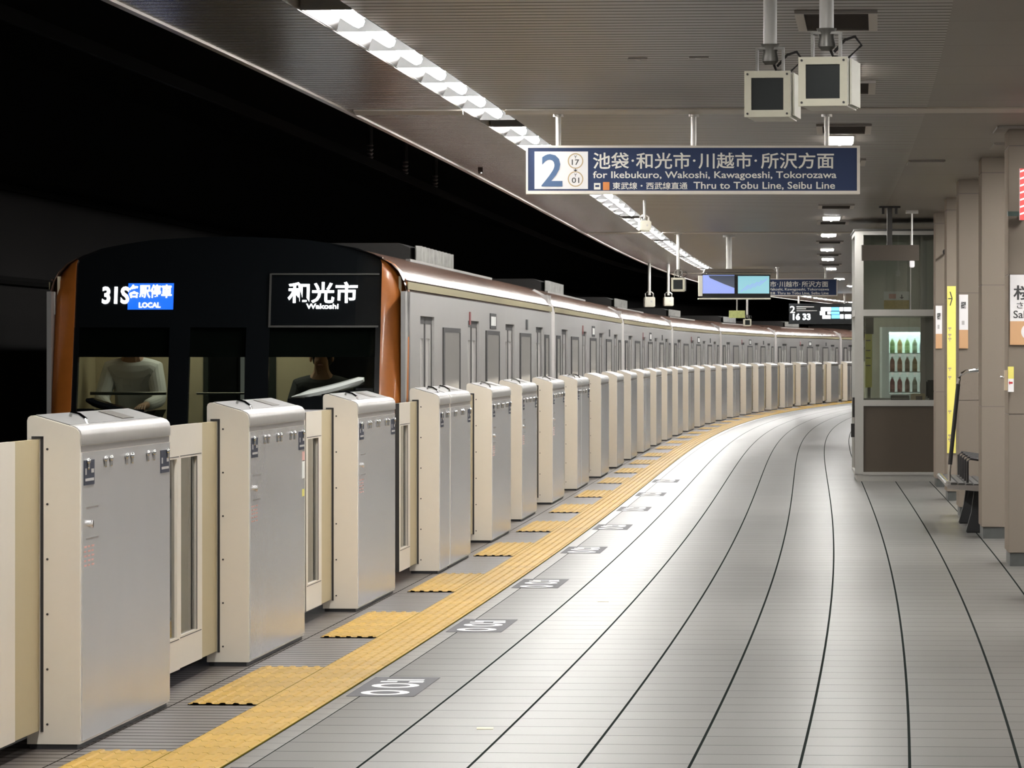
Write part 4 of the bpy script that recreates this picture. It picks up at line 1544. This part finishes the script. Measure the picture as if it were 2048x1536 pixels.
# little green-and-white panel over the roofs, and conductor-rail insulators
yv = 96
q = thing('route_plate', 'small greenish sign board in the dark above the far train roof', 'sign', (at_px(1458, yv), yv, 0), 0)
MB().box(at_px(1458, yv) - at_px(1458, yv), 0.34, 0, 0.05, z_px(636, yv), z_px(621, yv)).build('board', mat('route_green', (0.28, 0.30, 0.10), 0.5, noise=0.4, nscale=25), q)
MB().tube([(0.17, 0.03, z_px(622, yv)), (0.17, 0.03, 3.1), (0.17, 0.03, CEIL)], 0.015, 8).build('hanger_rod', 'polesteel', q, smooth=True)
for k, (px, py, yy) in enumerate(((470, 400, 46.0), (521, 426, 50.0), (577, 438, 54.0))):
    q = thing('insulator', '%s pale ribbed insulator holding the overhead rail in the dark' % ('left', 'middle', 'right')[k], 'insulator', (PT(yy, -1.79).x, PT(yy, -1.79).y, 0), HEAD(yy), 'insulators of the overhead rail')
    b = MB()
    pts, rs = [], []
    for i in range(9):
        pts.append((0, 0, 3.58 + 0.02 * i))
        rs.append(0.035 if i % 2 else 0.02)
    b.tube(pts, rs, 12)
    b.build('ribbed_body', 'groove', q, smooth=True)
    MB().tube([(0, 0, 3.70), (0, 0, 4.70)], 0.03, 8).build('drop_rod', 'dark', q, smooth=True)

# ------------------------------------------------------------------ columns on the right
CW = 0.80
col_y = [24.2, 29.25, 34.3, 39.35, 44.4, 49.45, 54.5]
col_d = [4.2, 4.2, 4.213, 4.178, 4.134, 4.163, 4.182]
lab_c = ['out of view to the right, second before the one at the frame edge', 'out of view to the right, just before the one at the frame edge', 'nearest, cut by the right edge of the photo',
         'second from the right, hiding part of the bench', 'third from the right, behind the bench', 'fourth from the right, with the yellow banner', 'farthest, touching the booth']
for k, (yy, dd) in enumerate(zip(col_y, col_d)):
    t = at_line('column', 'beige stone column ' + lab_c[k], 'column', yy, dd, 0, 'stone columns')
    b = MB()
    for z0, z1 in ((0.10, 1.137), (1.143, 2.187), (2.193, 3.155), (3.163, CEIL)):
        b.box(0, CW, 0, 0.8, z0, z1)
    b.build('shaft', 'stone', t, bevel=0.003)
    MB().box(0.004, CW - 0.004, 0.004, 0.796, 1.13, 3.17).build('joint_core', 'joint', t)
    MB().box(0.012, CW - 0.012, 0.012, 0.788, 0.0, 0.10).build('base', 'base', t)

yy = 34.3
# station name plate on the nearest column, and two narrow ones farther on
cp = PT(yy, 4.213)
t = thing('name_plate', 'white and tan station name plate on the nearest column at the right edge', 'sign', (cp.x, cp.y - 0.012, 0), HEAD(yy), 'station name plates on the columns')
kk = yy / F


def ZC(py):
    return z_px(py, yy)


MB().box(0.01, 0.52, -0.012, 0.010, ZC(643), ZC(551)).build('upper_panel', 'signwhite', t)
MB().box(0.01, 0.52, -0.012, 0.010, ZC(690), ZC(643)).build('lower_panel', 'brownwhite', t)
lettering('station_kanji', '桜田門', 'inkblack', t, 0.035, 0.50, ZC(601), ZC(572), -0.014, 'y', 0.015)
lettering('station_kana', 'さくらだもん', 'inkblack', t, 0.06, 0.46, ZC(618), ZC(605), -0.014, 'y', 0.005)
lettering('station_romaji', 'Sakuradamon', 'inkblack', t, 0.035, 0.49, ZC(637), ZC(622), -0.014, 'y', 0.01)
MB().disc((0.155, -0.015, ZC(664)), 0.062, 'y', 0.004, 28).build('white_roundel', 'signwhite', t)
for k, (yy, px0, px1, lab) in enumerate(((44.4, 1919, 1937, 'narrow white and tan name plate on the third column from the right'), (54.5, 1868, 1881, 'narrow white and tan name plate on the farthest column, beside the booth'))):
    ky = yy / F
    cp = PT(yy, (4.134, 4.182)[k])
    t = thing('name_plate', lab, 'sign', (cp.x, cp.y - 0.012, 0), HEAD(yy), 'station name plates on the columns')
    w = (px1 - px0) * ky
    zt, zm, zb = ((590, 660, 697), (612, 668, 697))[k]
    MB().box(0.002, w, -0.012, 0.010, z_px(zm, yy), z_px(zt, yy)).build('upper_panel', 'signwhite', t)
    MB().box(0.002, w, -0.012, 0.010, z_px(zb, yy), z_px(zm, yy)).build('lower_panel', 'brownwhite', t)
    lettering('station_kanji', '桜田門', 'inkblack', t, 0.02, w * 0.75, z_px(zt + 28, yy), z_px(zt + 14, yy), -0.014, 'y', 0.03)
    MB().box(w * 0.3, w * 0.6, -0.013, -0.012, z_px(zm - 10, yy), z_px(zm - 18, yy)).build('small_mark', 'greyprint', t)
# yellow banner on the fourth column
yy = 49.45
cp = PT(yy, 4.163)
t = thing('vertical_banner', 'tall yellow banner with a black arrow on the fourth column from the right', 'sign', (cp.x, cp.y - 0.01, 0), HEAD(yy))
MB().box(0.004, 0.098, -0.008, 0.0095, z_px(905, yy), z_px(573, yy)).build('panel', 'yprint', t)
ar = MB()
za = z_px(598, yy)
for a, b_ in (((0.015, za), (0.055, za)), ((0.058, za), (0.036, za + 0.075)), ((0.058, za), (0.036, za - 0.075))):
    ar.tube([(a[0], -0.010, a[1]), (b_[0], -0.010, b_[1])], 0.006, 6)
ar.build('arrow', 'inkblack', t)
mk = MB()
for zc in (655, 668, 676, 735, 752, 820, 868, 876):
    mk.box(0.015, 0.05, -0.010, -0.008, z_px(zc + 3, yy), z_px(zc, yy))
    mk.box(0.028, 0.036, -0.010, -0.008, z_px(zc + 7, yy), z_px(zc, yy))
mk.build('print', 'clay_tan', t)
# dark knob (loudspeaker) on the column behind
yy = 53.6
q = thing('speaker_knob', 'small black round loudspeaker sticking out left of the yellow banner column', 'speaker', (at_px(1890, yy), yy, 0), 0)
MB().ball((0, 0, z_px(504, yy)), (0.028, 0.05, 0.034), 12).build('body', 'rubber', q, smooth=True)
MB().tube([(0.0, 0.0, z_px(504, yy)), (0.1, 0.9, z_px(504, yy))], 0.012, 8).build('arm', 'rubber', q, smooth=True)
# yellow-white tag with a red arrow at the nearest column edge
yy = 34.28
cp = PT(yy, 4.2)
t = thing('emergency_tag', 'small yellow and white tag with a red mark on the nearest column edge', 'sign', (at_px(2016, 33.93), 33.93, 0), 0)
MB().box(0, 0.042, -0.012, 0.02, ZC(783), ZC(757)).build('white_half', 'signwhite', t)
MB().box(0, 0.042, -0.012, 0.02, ZC(757), ZC(733)).build('yellow_half', 'yprint', t)
mk = MB()
mk.box(0.008, 0.034, -0.014, -0.012, ZC(767), ZC(763))
mk.add([(0.003, -0.013, ZC(765)), (0.012, -0.013, ZC(760)), (0.012, -0.013, ZC(770))], [(0, 1, 2)])
mk.build('red_mark', 'red', t)
MB().box(-0.024, 0.0, 0.0, 0.06, ZC(780), ZC(740)).build('backing', 'clay_tan', t)
MB().ball((-0.045, 0.03, ZC(754)), 0.012, 10).build('button', 'chrome', t, smooth=True)
MB().tube([(-0.045, 0.03, ZC(754)), (-0.02, 0.03, ZC(754))], 0.006, 8).build('stem', 'polesteel', t)
# red striped sign at the frame edge
yy = 33.2
t = thing('hanging_sign', 'red sign with white slanting stripes at the right frame edge', 'sign', (at_px(2040, yy), yy, 0), 0)
MB().box(0, 0.30, 0, 0.05, z_px(440, yy), z_px(337, yy)).build('panel', 'red', t)
mk = MB()
for k in range(7):
    z = z_px(430, yy) + k * 0.052
    mk.add([(0.0, -0.002, z), (0.3, -0.002, z + 0.1), (0.3, -0.002, z + 0.112), (0.0, -0.002, z + 0.012)], [(0, 1, 2, 3)])
mk.build('stripes', 'white', t)
MB().tube([(0.15, 0.025, z_px(338, yy)), (0.15, 0.025, CEIL)], 0.012, 8).build('hanger_rod', 'polesteel', t)
t = thing('bracket_arm', 'dark green bracket arm reaching left behind the red striped sign', 'bracket', (at_px(2016, 33.85), 33.85, 0), 0)
MB().box(0, 0.14, 0, 0.05, z_px(433, 34.0), z_px(424, 34.0)).build('arm', mat('dark_green', (0.03, 0.06, 0.05), 0.5), t)
MB().box(0.12, 0.14, -0.01, 0.28, z_px(436, 34.0), z_px(421, 34.0)).build('wall_plate', 'base', t)

# ------------------------------------------------------------------ bench with loop armrests, and the leaning rail
yb = 40.35
t = at_line('bench', 'black slatted bench with loop armrests between the second and third columns', 'bench', yb, 4.2, 0)
LBN = 2.9
ss = MB()
for k in range(7):
    x = -0.26 + k * 0.068
    z = 0.455 - 0.004 * k
    ss.box(x, x + 0.056, 0, LBN, z - 0.022, z)
ss.build('seat_slats', 'dark', t, bevel=0.004)
ff = MB()
ff.tube([(-0.285, 0, 0.44), (-0.285, LBN, 0.44)], 0.026, 10)
ff.build('front_rail', 'chrome', t, smooth=True)
fe = MB()
fe.prism([(-0.29, 0.40), (0.22, 0.36), (0.22, 0.425), (-0.29, 0.435)], -0.02, 0.0)
fe.build('end_plate', 'groove', t)
MB().disc((0.06, -0.035, 0.375), 0.022, 'y', 0.02, 14).build('end_bolt', 'alu', t, smooth=True)
for k in range(5):
    yy = 0.10 + k * (LBN - 0.25) / 4
    am = MB()
    am.tube([(-0.11, yy, 0.45), (-0.11, yy, 0.64), (-0.085, yy, 0.665), (0.10, yy, 0.64), (0.235, yy, 0.63), (0.25, yy, 0.60), (0.25, yy, 0.50)], 0.012, 8)
    am.build('armrest', 'rubber', t, smooth=True)
for yy in (0.25, LBN - 0.45):
    lg = MB()
    lg.prism([(-0.12, 0.0), (0.25, 0.0), (0.22, 0.40), (-0.04, 0.40), (-0.07, 0.18)], yy, yy + 0.16)
    lg.build('leg', 'matte', t, bevel=0.01)
# leaning rail beside the column
yy = 40.45
x0 = at_px(1966, yy)
t = thing('leaning_rail', 'bent chrome rail with a black padded grip slanting down beside the bench', 'handrail', (x0, yy, 0), 0)


def RX(px):
    return at_px(px, yy) - x0


def RZ(py):
    return z_px(py, yy)


ch = MB()
ch.tube([(RX(1968), 0.2, RZ(741)), (RX(1950), 0.05, RZ(741)), (RX(1932), 0.0, RZ(743)), (RX(1923), 0, RZ(748)), (RX(1918), 0, RZ(757)), (RX(1916), 0, RZ(770))], 0.016, 10)
ch.tube([(RX(1900), 0, RZ(927)), (RX(1898.5), 0.0, RZ(945)), (RX(1898.5), 0.0, 0.46)], 0.014, 10)
ch.build('chrome_pipe', 'chrome', t, smooth=True)
MB().tube([(RX(1916.5), 0, RZ(768)), (RX(1900), 0, RZ(929))], 0.019, 12).build('padded_grip', 'rubber', t, smooth=True)
MB().tube([(RX(1968), 0.21, RZ(741)), (RX(1968), 0.25, RZ(741))], 0.035, 12).build('wall_flange', 'polesteel', t)

# ------------------------------------------------------------------ staff booth with glass, and what stands behind it
yk = 56.6
kk_ = yk / F
x0 = at_px(1710, yk)
t = thing('staff_booth', 'aluminium and glass staff booth with a brown lower panel beside the columns', 'booth', (x0, yk, 0), HEAD(yk) * 0.9)


def KX(px):
    return (px - 1710) * kk_


def KZ(py):
    return z_px(py, yk)


WK = KX(1900)
DK = 2.4
TOP = KZ(462)
fr = MB()
for x0_, x1_ in ((0.0, KX(1727)), (WK - 0.08, WK)):
    for ya_, yb_ in ((0.0, 0.09), (DK - 0.09, DK)):
        fr.box(x0_, x1_, ya_, yb_, KZ(948), TOP)
for ya_, yb_ in ((0.0, 0.07), (DK - 0.07, DK)):
    fr.box(KX(1727), WK - 0.08, ya_, yb_, KZ(470), TOP)
    fr.box(KX(1727), WK - 0.08, ya_, yb_, KZ(632), KZ(619))
    fr.box(KX(1727), WK - 0.08, ya_, yb_, KZ(812), KZ(800))
    fr.box(KX(1727), WK - 0.08, ya_, yb_, KZ(950), KZ(944))
for xx in (0.0, WK - 0.07):
    for za_, zb_ in ((KZ(470), TOP), (KZ(632), KZ(619)), (KZ(812), KZ(800)), (KZ(950), KZ(944))):
        fr.box(xx, xx + 0.07, 0.09, DK - 0.09, za_, zb_)
fr.build('frame', 'alu', t)
MB().box(-0.015, WK + 0.015, -0.015, DK + 0.015, TOP, TOP + 0.025).build('roof', 'dark', t)
MB().box(0.03, WK - 0.03, 0.02, DK - 0.02, 0.0, KZ(948)).build('plinth', 'alu', t)
lowp = MB()
lowp.box(KX(1727), WK - 0.08, 0.03, 0.05, KZ(944), KZ(812))
lowp.box(0.03, 0.05, 0.09, DK - 0.09, KZ(944), KZ(812))
lowp.box(WK - 0.05, WK - 0.03, 0.09, DK - 0.09, KZ(944), KZ(812))
lowp.box(KX(1727), WK - 0.08, DK - 0.05, DK - 0.03, KZ(944), KZ(812))
lowp.build('lower_panel', 'brownpanel', t)
MB().box(KX(1727), WK - 0.08, DK - 0.05, DK - 0.03, KZ(619), KZ(470)).build('upper_back_panel', 'boothback', t)
for za_, zb_, nm in ((KZ(800), KZ(632), 'glass_pane'), (KZ(619), KZ(470), 'upper_glass')):
    for ya_ in ((0.035, DK - 0.045) if nm == 'glass_pane' else (0.035,)):
        MB().box(KX(1727), WK - 0.08, ya_, ya_ + 0.008, za_, zb_).build(nm, 'boothglass', t)
    MB().box(0.035, 0.043, 0.09, DK - 0.09, za_, zb_).build(nm, 'boothglass', t)
MB().box(KX(1727), WK - 0.08, 0.07, 0.55, KZ(812) - 0.03, KZ(806)).build('counter', 'alu', t)
mul = MB()
mul.box(KX(1852), KX(1866), DK - 0.08, DK - 0.02, KZ(800), TOP)
mul.box(KX(1820), KX(1822), 0.03, 0.05, KZ(619), KZ(470))
mul.build('mullions', 'alu', t)
MB().box(KX(1853), WK - 0.08, DK - 0.10, DK - 0.085, KZ(800), KZ(632)).build('blind', 'groove', t)
hk = MB()
hk.box(-0.03, 0.0, 0.15, 0.24, KZ(835), KZ(795))
hk.box(-0.045, 0.0, 0.25, 0.34, KZ(875), KZ(848))
hk.build('side_fittings', 'rubber', t)
fo = t
RB = Matrix.Rotation(HEAD(yk) * 0.9, 4, 'Z')


def in_booth(px, dy, z=0.0):
    """point inside the booth, dy metres behind its front, on the sight line of an image column"""
    yy_ = yk + dy
    return Vector((at_px(px, yy_), yy_, z))


CT = KZ(806)
q = thing('desk_box', 'dark low box on the booth counter', 'box', in_booth(1800, 0.36, CT), HEAD(yk))
MB().box(-0.115, 0.115, -0.1, 0.1, 0.0, 0.095).build('body', 'dark', q, bevel=0.006)
MB().box(-0.11, 0.11, -0.104, -0.1, 0.05, 0.06).build('seam', 'groove', q)
q = thing('desk_caddy', 'tan caddy on the booth counter between the dark box and monitor', 'box', in_booth(1836, 0.34, CT), HEAD(yk))
MB().box(-0.09, 0.09, -0.1, 0.1, 0.0, 0.115).build('body', 'clay_tan', q, bevel=0.006)
MB().box(-0.03, 0.05, -0.103, -0.1, 0.02, 0.085).build('front_card', 'brownsign', q)
q = thing('desk_monitor', 'black monitor back on the booth counter at its right end', 'monitor', in_booth(1868, 0.34, CT), HEAD(yk))
MB().box(-0.10, 0.10, -0.03, 0.03, 0.06, 0.285).build('back', 'matte', q, bevel=0.02)
MB().box(-0.06, 0.06, -0.06, 0.06, 0.0, 0.07).build('foot', 'matte', q)
# notice hanging in the upper glass
q = thing('booth_notice', 'white and yellow notice hung inside the booth upper window', 'sign', in_booth(1793, 0.25), HEAD(yk))
yn = yk + 0.25
w_ = 25 * yn / F
zz0, zz1 = z_px(618, yn), z_px(583, yn)
MB().box(-w_, w_, 0, 0.006, (zz0 + zz1) / 2, zz1).build('white_half', 'signwhite', q)
MB().box(-w_, w_, 0, 0.006, zz0, (zz0 + zz1) / 2).build('yellow_half', mat('notice_yellow', (0.55, 0.40, 0.14), 0.5, noise=0.3, nscale=40), q)
MB().box(-w_ * 0.6, -w_ * 0.05, -0.002, 0.0, zz0 + 0.13, zz1 - 0.03).build('red_print', 'redprint', q)
mk = MB()
mk.box(w_ * 0.38, w_ * 0.46, -0.002, 0.0, zz0 + 0.135, zz1 - 0.04)
mk.add([(w_ * 0.24, -0.001, zz0 + 0.15), (w_ * 0.60, -0.001, zz0 + 0.15), (w_ * 0.42, -0.001, zz0 + 0.125)], [(0, 2, 1)])
mk.build('down_arrow', 'inkblack', q)
hw = MB()
for sx in (-0.8, 0.8):
    hw.tube([(sx * w_, 0.003, zz1), (sx * w_, 0.003, TOP)], 0.003, 6)
hw.build('hanging_wires', 'polesteel', q)
# poster strip on the left inside
q = thing('poster_strip', 'yellow-green poster strip behind the booth glass at its left', 'poster', in_booth(1738, 2.6), HEAD(yk))
yn = yk + 2.6
MB().box(-0.05, 0.04, 0, 0.01, z_px(775, yn), z_px(668, yn)).build('paper', 'yprint', q)
MB().box(-0.05, 0.06, 0, 0.012, z_px(668, yn), z_px(630, yn)).build('dark_head', 'dark', q)
mk = MB()
for zc in (680, 700, 715, 730):
    mk.box(-0.04, 0.02, -0.002, 0.0, z_px(zc + 2, yn), z_px(zc, yn))
mk.build('print', 'inkblack', q)
MB().box(-0.02, 0.02, 0.002, 0.012, 0.0, z_px(775, yn)).build('stake', 'dark', q)
# vending machine beyond the booth
yv = 61.2
xv = at_px(1764, yv)
kv = yv / F
q = thing('vending_machine', 'white drinks machine with a lit display window seen through the booth', 'vending machine', (xv, yv, 0), HEAD(yv) * 0.6)
WV, DV, HV = 0.80, 0.75, z_px(654, yv)
xa_, xb_ = 14 * kv, WV - 0.10
za_, zb_ = z_px(788, yv), z_px(664, yv)
b = MB()
b.box(0, xa_, 0, DV, 0.02, HV)
b.box(xb_, WV, 0, DV, 0.02, HV)
b.box(xa_, xb_, 0, DV, zb_, HV)
b.box(xa_, xb_, 0, DV, 0.02, za_)
b.box(xa_, xb_, 0.25, DV, za_, zb_)
b.build('cabinet', 'vend_white', q)
MB().box(xa_, xb_, 0.05, 0.22, zb_ - 0.03, zb_ - 0.012).build('window_lamp', 'vend_light', q)
MB().box(xa_, xb_, 0.004, 0.010, za_, zb_).build('display_glass', 'boothglass', q)
MB().box(0.02, WV - 0.02, 0.02, DV - 0.02, 0.0, 0.02).build('feet', 'dark', q)
MB().box(xa_, xb_, 0.235, 0.25, za_, zb_).build('display_back', mat('vend_back', (0.55, 0.62, 0.62), 0.6, emit=(0.9, 0.95, 1.0), es=0.9), q)
rows = [z_px(706, yv), z_px(743, yv), z_px(784, yv)]
sv = MB()
for zr in rows:
    sv.box(xa_, xb_, 0.04, 0.235, zr - 0.012, zr)
sv.build('shelves', 'vend_white', q)
bt = MB()
for zr in rows:
    for k in range(6):
        bt.disc((xa_ + 0.05 + k * (xb_ - xa_ - 0.1) / 5, 0.030, zr - 0.030), 0.020, 'y', 0.01, 10)
bt.build('select_buttons', emis('button_glow', (0.9, 0.75, 0.8), 1.6), q, smooth=True)
pal = [[(0.25, 0.35, 0.12), (0.45, 0.28, 0.08), (0.30, 0.42, 0.15), (0.35, 0.38, 0.25), (0.12, 0.10, 0.25), (0.16, 0.12, 0.30)],
       [(0.55, 0.10, 0.04), (0.60, 0.18, 0.05), (0.30, 0.12, 0.05), (0.55, 0.35, 0.12), (0.60, 0.40, 0.20), (0.50, 0.15, 0.06)],
       [(0.50, 0.03, 0.05), (0.60, 0.05, 0.06), (0.35, 0.10, 0.06), (0.65, 0.60, 0.50), (0.30, 0.08, 0.05), (0.55, 0.04, 0.08)]]
rv = Matrix.Translation(Vector((xv, yv, 0))) @ Matrix.Rotation(HEAD(yv) * 0.6, 4, 'Z')
rown = ['top', 'middle', 'bottom']
for r_, zr in enumerate(rows):
    for k in range(6):
        cx = xa_ + 0.05 + k * (xb_ - xa_ - 0.1) / 5
        p = rv @ Vector((cx, 0.12, zr))
        bo = thing('drink_bottle', '%s drink from the left on the %s shelf of the lit machine' % (ORD[k], rown[r_]), 'drink', p, 0, 'drinks in the lit machine')
        h_ = (zb_ if r_ == 0 else rows[r_ - 1]) - zr - 0.05
        h_ = min(h_, 0.20)
        b = MB()
        b.tube([(0, 0, 0), (0, 0, h_ * 0.66), (0, 0, h_ * 0.80), (0, 0, h_ * 0.90), (0, 0, h_ * 0.92)], [0.033, 0.033, 0.022, 0.013, 0.012], 12)
        c = pal[r_][k]
        b.build('bottle_body', mat('drink_%d_%d' % (r_, k), c, 0.3), bo, smooth=True)
        MB().tube([(0, 0, h_ * 0.90), (0, 0, h_)], 0.015, 10).build('bottle_cap', 'white', bo, smooth=True)
        MB().tube([(0, 0, h_ * 0.2), (0, 0, h_ * 0.5)], 0.0338, 12).build('wrapper', mat('wrapper_%d_%d' % (r_, k), tuple(min(1, v * 1.5 + 0.12) for v in c), 0.4), bo, smooth=True)

# ------------------------------------------------------------------ hanging board before the booth, and its small lamp
yh = 52.0
t = thing('hanging_board', 'blank dark brown board hanging before the booth upper glass', 'sign', (at_px(1724, yh), yh, 0), 0)
wv = 114 * yh / F
MB().box(0, wv, 0, 0.12, z_px(521, yh), z_px(490, yh)).build('board', 'brownsign', t)
MB().box(at_px(1775, yh) - at_px(1724, yh), at_px(1785, yh) - at_px(1724, yh), 0.03, 0.09, z_px(491, yh), CEIL).build('post', 'dark', t)
pl = MB()
c_ = at_px(1780, yh) - at_px(1724, yh)
pl.box(c_ - 0.12, c_ + 0.12, 0.0, 0.12, CEIL - 0.02, CEIL - 0.001)
pl.box(c_ - 0.09, c_ - 0.06, 0.04, 0.08, CEIL - 0.09, CEIL - 0.02)
pl.box(c_ + 0.06, c_ + 0.09, 0.04, 0.08, CEIL - 0.09, CEIL - 0.02)
pl.build('ceiling_mount', 'rubber', t)
yl = 53.5
t = thing('pendant_sensor', 'white pendant fitting on a thin rod just behind the dark hanging board', 'lamp', (at_px(1824, yl), yl, 0), 0)
MB().tube([(0, 0, z_px(523, yl)), (0, 0, CEIL - 0.03)], 0.010, 8).build('rod', 'white', t, smooth=True)
MB().box(-0.07, 0.07, -0.05, 0.05, CEIL - 0.04, CEIL - 0.001).build('mount', 'pole', t)
MB().box(-0.028, 0.028, -0.03, 0.03, z_px(535, yl), z_px(521, yl)).build('lamp_body', 'devwhite', t, bevel=0.008)
# two slips of tape on the floor
for k, (px, py) in enumerate(((970, 1457), (1206, 1203))):
    yt = EYE * F / (py - HZ)
    q = MB().box(-0.035, 0.035, -0.05, 0.05, 0.0005, 0.002).build('floor_tape', 'olive', None)
    q.location = (at_px(px, yt), yt, 0)
    tag(q, ('scrap of worn tape on the floor near the bottom of the photo', 'scrap of worn tape on the floor farther up the platform')[k], 'tape', 'tape scraps on the floor')
